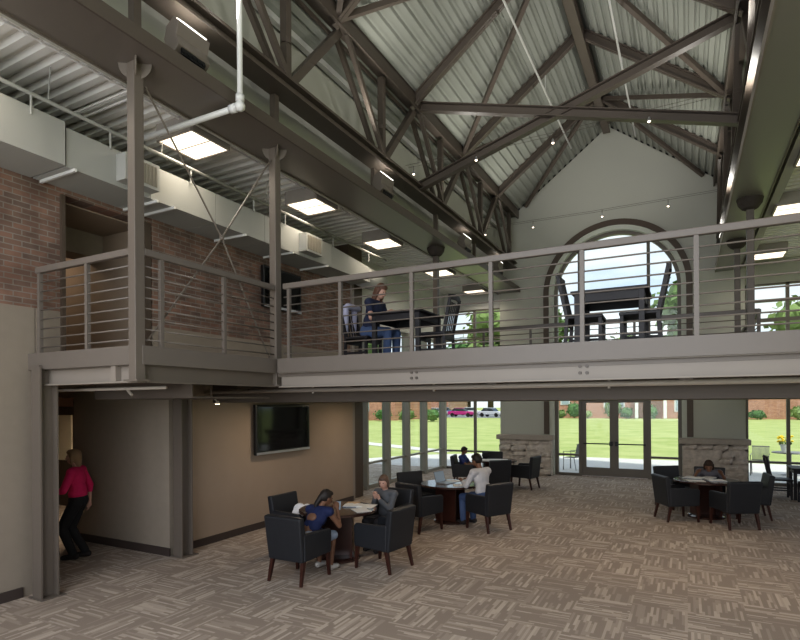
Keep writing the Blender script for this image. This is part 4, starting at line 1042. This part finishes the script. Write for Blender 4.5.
M().box(-75, -35.5, 66, 78, -.1, 6.5).obj('wall', brick_o, b3, world=True); M().box(-75.4, -35.1, 65.6, 78.4, 6.5, 7).obj('roof', wall_w, b3, world=True)
for k in range(6): M().box(-73+k*6.2, -70.6+k*6.2, 65.93, 66, 1.2, 3.2).obj('window', winm, b3, world=True)

def foliage(m, c, r, n, leaf):
    for _ in range(n):
        while True:
            d = Vector((random.uniform(-1, 1), random.uniform(-1, 1), random.uniform(-1, 1)))
            if .25 < d.length < 1: break
        p = Vector(c)+Vector((d.x*r[0], d.y*r[1], d.z*r[2]))
        a = Vector((random.gauss(0, 1), random.gauss(0, 1), random.gauss(0, 1))).normalized(); b = a.orthogonal().normalized()
        s_ = leaf*random.uniform(.6, 1.3); c2 = a.cross(b)
        m.add([p-b*s_, p+c2*s_*.6, p+b*s_, p-c2*s_*.6], [(0, 1, 2, 3)])
def tree(x, y, h, r, leafm, label, n=900, group='trees beyond the lawn'):
    t = thing('tree', label, 'tree', (x, y, 0), group=group)
    M().tube([(0, 0, -.1), (.1, 0, h*.35), (0, .1, h*.7)], [h*.03, h*.02, h*.01], 8).obj('trunk', bark, t, smooth=True)
    m = M()
    for k in range(9):
        a = random.uniform(0, 2*pi); rr = r*random.uniform(.2, .65)
        c = (rr*cos(a), rr*sin(a), h*random.uniform(.42, .84)); q = r*random.uniform(.38, .6)
        m.ell(c, (q*.8, q*.8, q*.7), None, 8, 6); foliage(m, c, (q*1.15, q*1.15, q), n//9, r*.1)
    m.obj('foliage', leafm, t)
trees = [(1.5, 104, 26, 8.5, leaf1, 'tall green tree seen through the right part of the arched window'), (-8.5, 112, 16, 6, leaf3, 'light green tree seen low in the middle of the arched window'),
         (19, 103, 19, 7, leaf3, 'bright round tree seen through the upper right window'), (33, 104, 18, 7, leaf1, 'tree at the right picture edge beyond the upper window'),
         (-48, 128, 21, 7, leaf2, 'dark tree seen through the left upper window'), (-41, 124, 26, 8, leaf3, 'light tree behind the far left window frame'), (-28, 122, 25, 8, leaf1, 'green tree beyond the parked cars'),
         (-62, 94, 24, 9, leaf1, 'leafy tree seen past the woman on the bridge'), (-82, 95, 22, 8, leaf2, 'dark tree farthest left beyond the side glazing'), (-17, 112, 10, 4, leaf2, 'low tree just over the brick building roof')]
for a in trees: tree(*a)
def shrub(x, y, h, r, leafm, label):
    t = thing('shrub', label, 'shrub', (x, y, 0), group='shrubs along the brick buildings')
    m = M(); m.ell((0, 0, h*.5), (r*.8, r*.8, h*.45), None, 8, 6); foliage(m, (0, 0, h*.5), (r, r, h*.52), 120, .22); m.obj('foliage', leafm, t)
    M().tube([(0, 0, -.05), (0, 0, h*.4)], .06, 6).obj('stem', bark, t)
sx = [(-14.6, 2.9, 1.5, leaf2), (-12.9, 1.3, 1.0, leaf3), (-16.6, 1.4, 1.1, leaf1), (-9.3, 3.6, 1.7, leaf1), (-7.5, 2.0, 1.2, leaf2), (-4.4, 2.2, 1.2, leaf2), (0, 1.4, 1.2, leaf1), (2.4, 1.3, 1.2, leaf2), (4.6, 1.5, 1.1, leaf1), (8, 1.5, 1.3, leaf2),
      (12.4, 2.1, 1.3, leaf3), (14.2, 1.5, 1.2, leaf1), (16.3, 2.4, 1.4, leaf2), (19.2, 1.8, 1.4, leaf2), (21.2, 2.0, 1.2, leaf3), (24, 1.7, 1.4, leaf1)]
places = ['left end of the wall', 'second window', 'corner of the building', 'porch, tallest one', 'porch left side', 'entrance', 'middle windows left', 'middle windows', 'middle windows right', 'blank wall', 'right pier view', 'right bay left', 'right bay window', 'right bay middle', 'right bay post', 'right picture edge']
for (x, h, r, lm), pl in zip(sx, places): shrub(x, 82.9, h*.8, r*.85, lm, 'green shrub at the base of the brick building, near the '+pl)
for k in range(6): shrub(-47+k*3.6, 63.9, 1.6, 1.3, leaf2 if k % 2 else leaf1, 'shrub in front of the building seen through the side glazing, %s from left' % ('first', 'second', 'third', 'fourth', 'fifth', 'sixth')[k])
# cars
def car(x, y, c, label, rz=0):
    t = thing('car', label, 'car', (x, y, 0), rz, group='parked cars beyond the lawn')
    body = [(-2.2, .35), (2.2, .35), (2.25, .75), (1.5, .9), (-1.9, .95), (-2.25, .8)]; cab = [(-1.7, .93), (1.0, .9), (.4, 1.42), (-1.1, 1.45)]
    cm = mat('car paint '+label[:12], c, .3, noise=0)
    M().prism(body, 'Y', -.85, .85).obj('car_body', cm, t, bevel=.08)
    M().prism(cab, 'Y', -.72, .72).obj('cabin', mat('car glass', (.05, .06, .07), .1, noise=0), t, bevel=.06)
    M().prism([(-1.15, 1.42), (.42, 1.40), (.3, 1.48), (-1.05, 1.5)], 'Y', -.7, .7).obj('car_roof', cm, t)
    for sx_ in (-1.35, 1.4):
        for sy in (-.8, .8): M().tube([(sx_, sy-.1, .33), (sx_, sy+.1, .33)], .33, 14).obj('wheel', black_m, t)
cars = [(-44, 86, (.5, .02, .06), 'red parked car behind the left end window frame'), (-38.6, 87, (.6, .6, .62), 'silver parked car left of the window mullion'), (-33.5, 86, (.45, .03, .2), 'magenta parked car right of the window mullion'),
        (-28.6, 87, (.55, .55, .6), 'grey white parked car next to the pier'), (-35.5, 96, (.7, .7, .7), 'white car in the rear row of the parking lot'), (-41, 97, (.1, .15, .3), 'blue car in the rear row of the parking lot')]
for c in cars: car(c[0], c[1], c[2], c[3], random.uniform(-.3, .3))
# outdoor mesh chairs
meshm = mat('grey metal mesh', (.23, .22, .21), .5)
def mesh_chair(x, y, rz, label):
    t = thing('patio_chair', label, 'chair', (x, y, -.05), rz, group='metal patio chairs outside')
    m = M()
    for k in range(9): m.box(-.22+k*.052, -.205+k*.052, -.2, .22, .42, .43)
    for k in range(9): m.box(-.22, .22, -.2+k*.05, -.185+k*.05, .42, .43)
    m.obj('seat', meshm, t)
    m = M()
    for k in range(15): m.beam((-.22+k*.0315, -.22, .45), (-.22+k*.0315, -.32, .9), .018, .01, up=(0, 1, 0))
    m.beam((-.24, -.22, .46), (.24, -.22, .46), .03, .03).beam((-.24, -.32, .9), (.24, -.32, .9), .03, .03).obj('backrest', meshm, t)
    for sx_ in (-1, 1):
        M().tube([(sx_*.24, .2, 0), (sx_*.24, .2, .64), (sx_*.24, -.24, .66)], .013, 6).obj('armrest', meshm, t)
        M().tube([(sx_*.24, -.2, .44), (sx_*.24, -.28, 0)], .013, 6).obj('leg', meshm, t)
        M().tube([(sx_*.22, .2, .44), (sx_*.23, .22, 0)], .013, 6).obj('leg', meshm, t)
mesh_chair(-3.55, 19.7, R(70), 'metal mesh patio chair outside the door sidelight')
mesh_chair(2.05, 20.6, R(170), 'metal mesh patio chair outside the right window')
pt = thing('patio_table', 'round patio table outside the right window carrying the flower pot', 'table', (2.9, 21.0, -.05))
M().lathe([(.5, .70), (.5, .73)], n=28).obj('tabletop', meshm, pt); M().tube([(0, 0, .03), (0, 0, .7)], .03, 8).obj('stem', meshm, pt); M().lathe([(.28, 0), (.05, .05)], n=20).obj('base', meshm, pt)
fp = thing('flower_pot', 'white pot of bright yellow flowers on the patio table', 'plant', (2.75, 20.95, .68))
M().lathe([(.08, 0), (.13, .22), (.14, .24)], n=20).obj('pot', wfr, fp)
m = M(); foliage(m, (0, 0, .3), (.18, .18, .1), 60, .05); m.obj('leaves', leaf1, fp)
m = M()
for k in range(26): m.ell((random.uniform(-.2, .2), random.uniform(-.15, .15), random.uniform(.32, .52)), (.045, .045, .03), None, 6, 4)
m.obj('blossoms', mat('yellow petals', (.85, .62, .03), .7), fp)

# ------------------------------------------------------------ world, sun, lamps
wd = bpy.data.worlds.new('sky'); scn.world = wd; wd.use_nodes = True; nt = wd.node_tree; N = nt.nodes.new; L = nt.links.new
bg = nt.nodes['Background']
tc = N('ShaderNodeTexCoord'); sp = N('ShaderNodeSeparateXYZ'); L(tc.outputs['Generated'], sp.inputs[0])
r = N('ShaderNodeValToRGB'); e = r.color_ramp.elements; e[0].position = 0; e[0].color = (.80, .88, .98, 1); e[1].position = .6; e[1].color = (.28, .46, .85, 1)
L(sp.outputs['Z'], r.inputs[0])
mp = N('ShaderNodeMapping'); mp.inputs['Scale'].default_value = (1.6, 1.6, 4.5); L(tc.outputs['Generated'], mp.inputs[0])
nz = N('ShaderNodeTexNoise'); nz.inputs['Scale'].default_value = 2.4; nz.inputs['Detail'].default_value = 7; L(mp.outputs[0], nz.inputs['Vector'])
cr = N('ShaderNodeValToRGB'); cr.color_ramp.elements[0].position = .36; cr.color_ramp.elements[1].position = .56; L(nz.outputs['Fac'], cr.inputs[0])
mx = N('ShaderNodeMix'); mx.data_type = 'RGBA'; L(cr.outputs[0], mx.inputs[0]); L(r.outputs[0], mx.inputs[6]); mx.inputs[7].default_value = (.93, .94, .97, 1)
L(mx.outputs[2], bg.inputs[0]); bg.inputs[1].default_value = .88
sun = bpy.data.lights.new('sun', 'SUN'); sun.energy = 2.6; sun.angle = R(2); sun.color = (1, .95, .86)
so = bpy.data.objects.new('sun', sun); col.objects.link(so); so.rotation_euler = (R(26), R(14), 0)   # light travels toward +Y, downward
def area(name, loc, rot, sx_, sy, e_, c=(1, .93, .84), spread=None):
    l = bpy.data.lights.new(name, 'AREA'); l.shape = 'RECTANGLE'; l.size = sx_; l.size_y = sy; l.energy = e_; l.color = c
    if spread: l.spread = spread
    o = bpy.data.objects.new(name, l); col.objects.link(o); o.location = loc; o.rotation_euler = rot; return o
for y in (2.6, 5.4, 8.1, 10.75, 13.95, 16.9): area('aisle_lamp', (-6.06, y, 5.89), (0, 0, 0), .6, .6, 9, (1, .88, .72), R(150))
for y in (2.6, 5.4, 9.95, 12.5, 16.25): area('aisle_lamp', (1.83, y, 5.89), (0, 0, 0), .6, .6, 9, (1, .88, .72), R(150))
for y in (0, 4.3, 8.75, 12.9, 15.6): area('girder_uplight', (-4.86, y, 6.47), (pi, R(-12), 0), .12, .34, 4.5, (1, .97, .9))
for y in (0, 4.3, 8.75, 12.9, 15.8): area('girder_uplight', (.80, y, 6.47), (pi, R(12), 0), .12, .34, 4.5, (1, .97, .9))
for (x, y) in ((-6.0, 7.6), (-6.0, 10.2), (-10.3, 6.6), (-3.5, 8.0), (-.5, 8.0), (1.8, 8.0), (-3.0, 10.6), (0, 10.6)):
    area('bridge_downlight', (x, y, 2.32), (0, 0, 0), .15, .15, 7 if x > -7 else 26, (1, .8, .58))
area('corridor_lamp', (-9.2, 4.8, 4.95), (0, 0, 0), .4, .4, 5, (1, .8, .6))

for sg in (-1, 1):
    for y in (1.0, 4.7, 8.0, 11.4, 14.6):
        l = bpy.data.lights.new('roof_fill_spot', 'SPOT'); l.energy = 120; l.spot_size = R(150); l.spot_blend = 1; l.shadow_soft_size = .12; l.color = (1, .97, .9)  # added spots without fixtures, brighten the roof slopes and clerestory walls
        o = bpy.data.objects.new('roof_fill_spot', l); col.objects.link(o); o.location = (XC+sg*2.72, y, 6.92)
        o.rotation_euler = Vector((-sg*.75, .0, .66)).to_track_quat('-Z', 'Y').to_euler()
area('near_end_fill', (-2.0, -2.9, 4.6), (R(90), 0, 0), 8, 7, 400, (.93, .96, 1))  # added fill panel behind the camera, brightens the hall
# ------------------------------------------------------------ camera
f = 545.; cy = 403.4; yaw = R(27.73); rol = R(.36)
cam = bpy.data.cameras.new('camera'); co = bpy.data.objects.new('camera', cam); col.objects.link(co); scn.camera = co
F = Vector((-sin(yaw), cos(yaw), 0)); R0 = Vector((cos(yaw), sin(yaw), 0)); Z = Vector((0, 0, 1))
Rv = R0*cos(rol)-Z*sin(rol); Uv = R0*sin(rol)+Z*cos(rol)
m4 = Matrix((Rv, Uv, -F)).transposed().to_4x4(); m4.translation = Vector((0, 0, 2.3)); co.matrix_world = m4
cam.sensor_fit = 'HORIZONTAL'; cam.sensor_width = 36; cam.lens = f/800*36; cam.shift_y = (cy-320)/800; cam.clip_start = .05; cam.clip_end = 600
scn.view_settings.view_transform = 'Standard'; scn.view_settings.look = 'Medium High Contrast'; scn.view_settings.exposure = .35; scn.view_settings.gamma = 1
scn.cycles.max_bounces = 8; scn.cycles.diffuse_bounces = 5; scn.cycles.transparent_max_bounces = 12; scn.cycles.sample_clamp_indirect = 3
scn.cycles.use_denoising = True
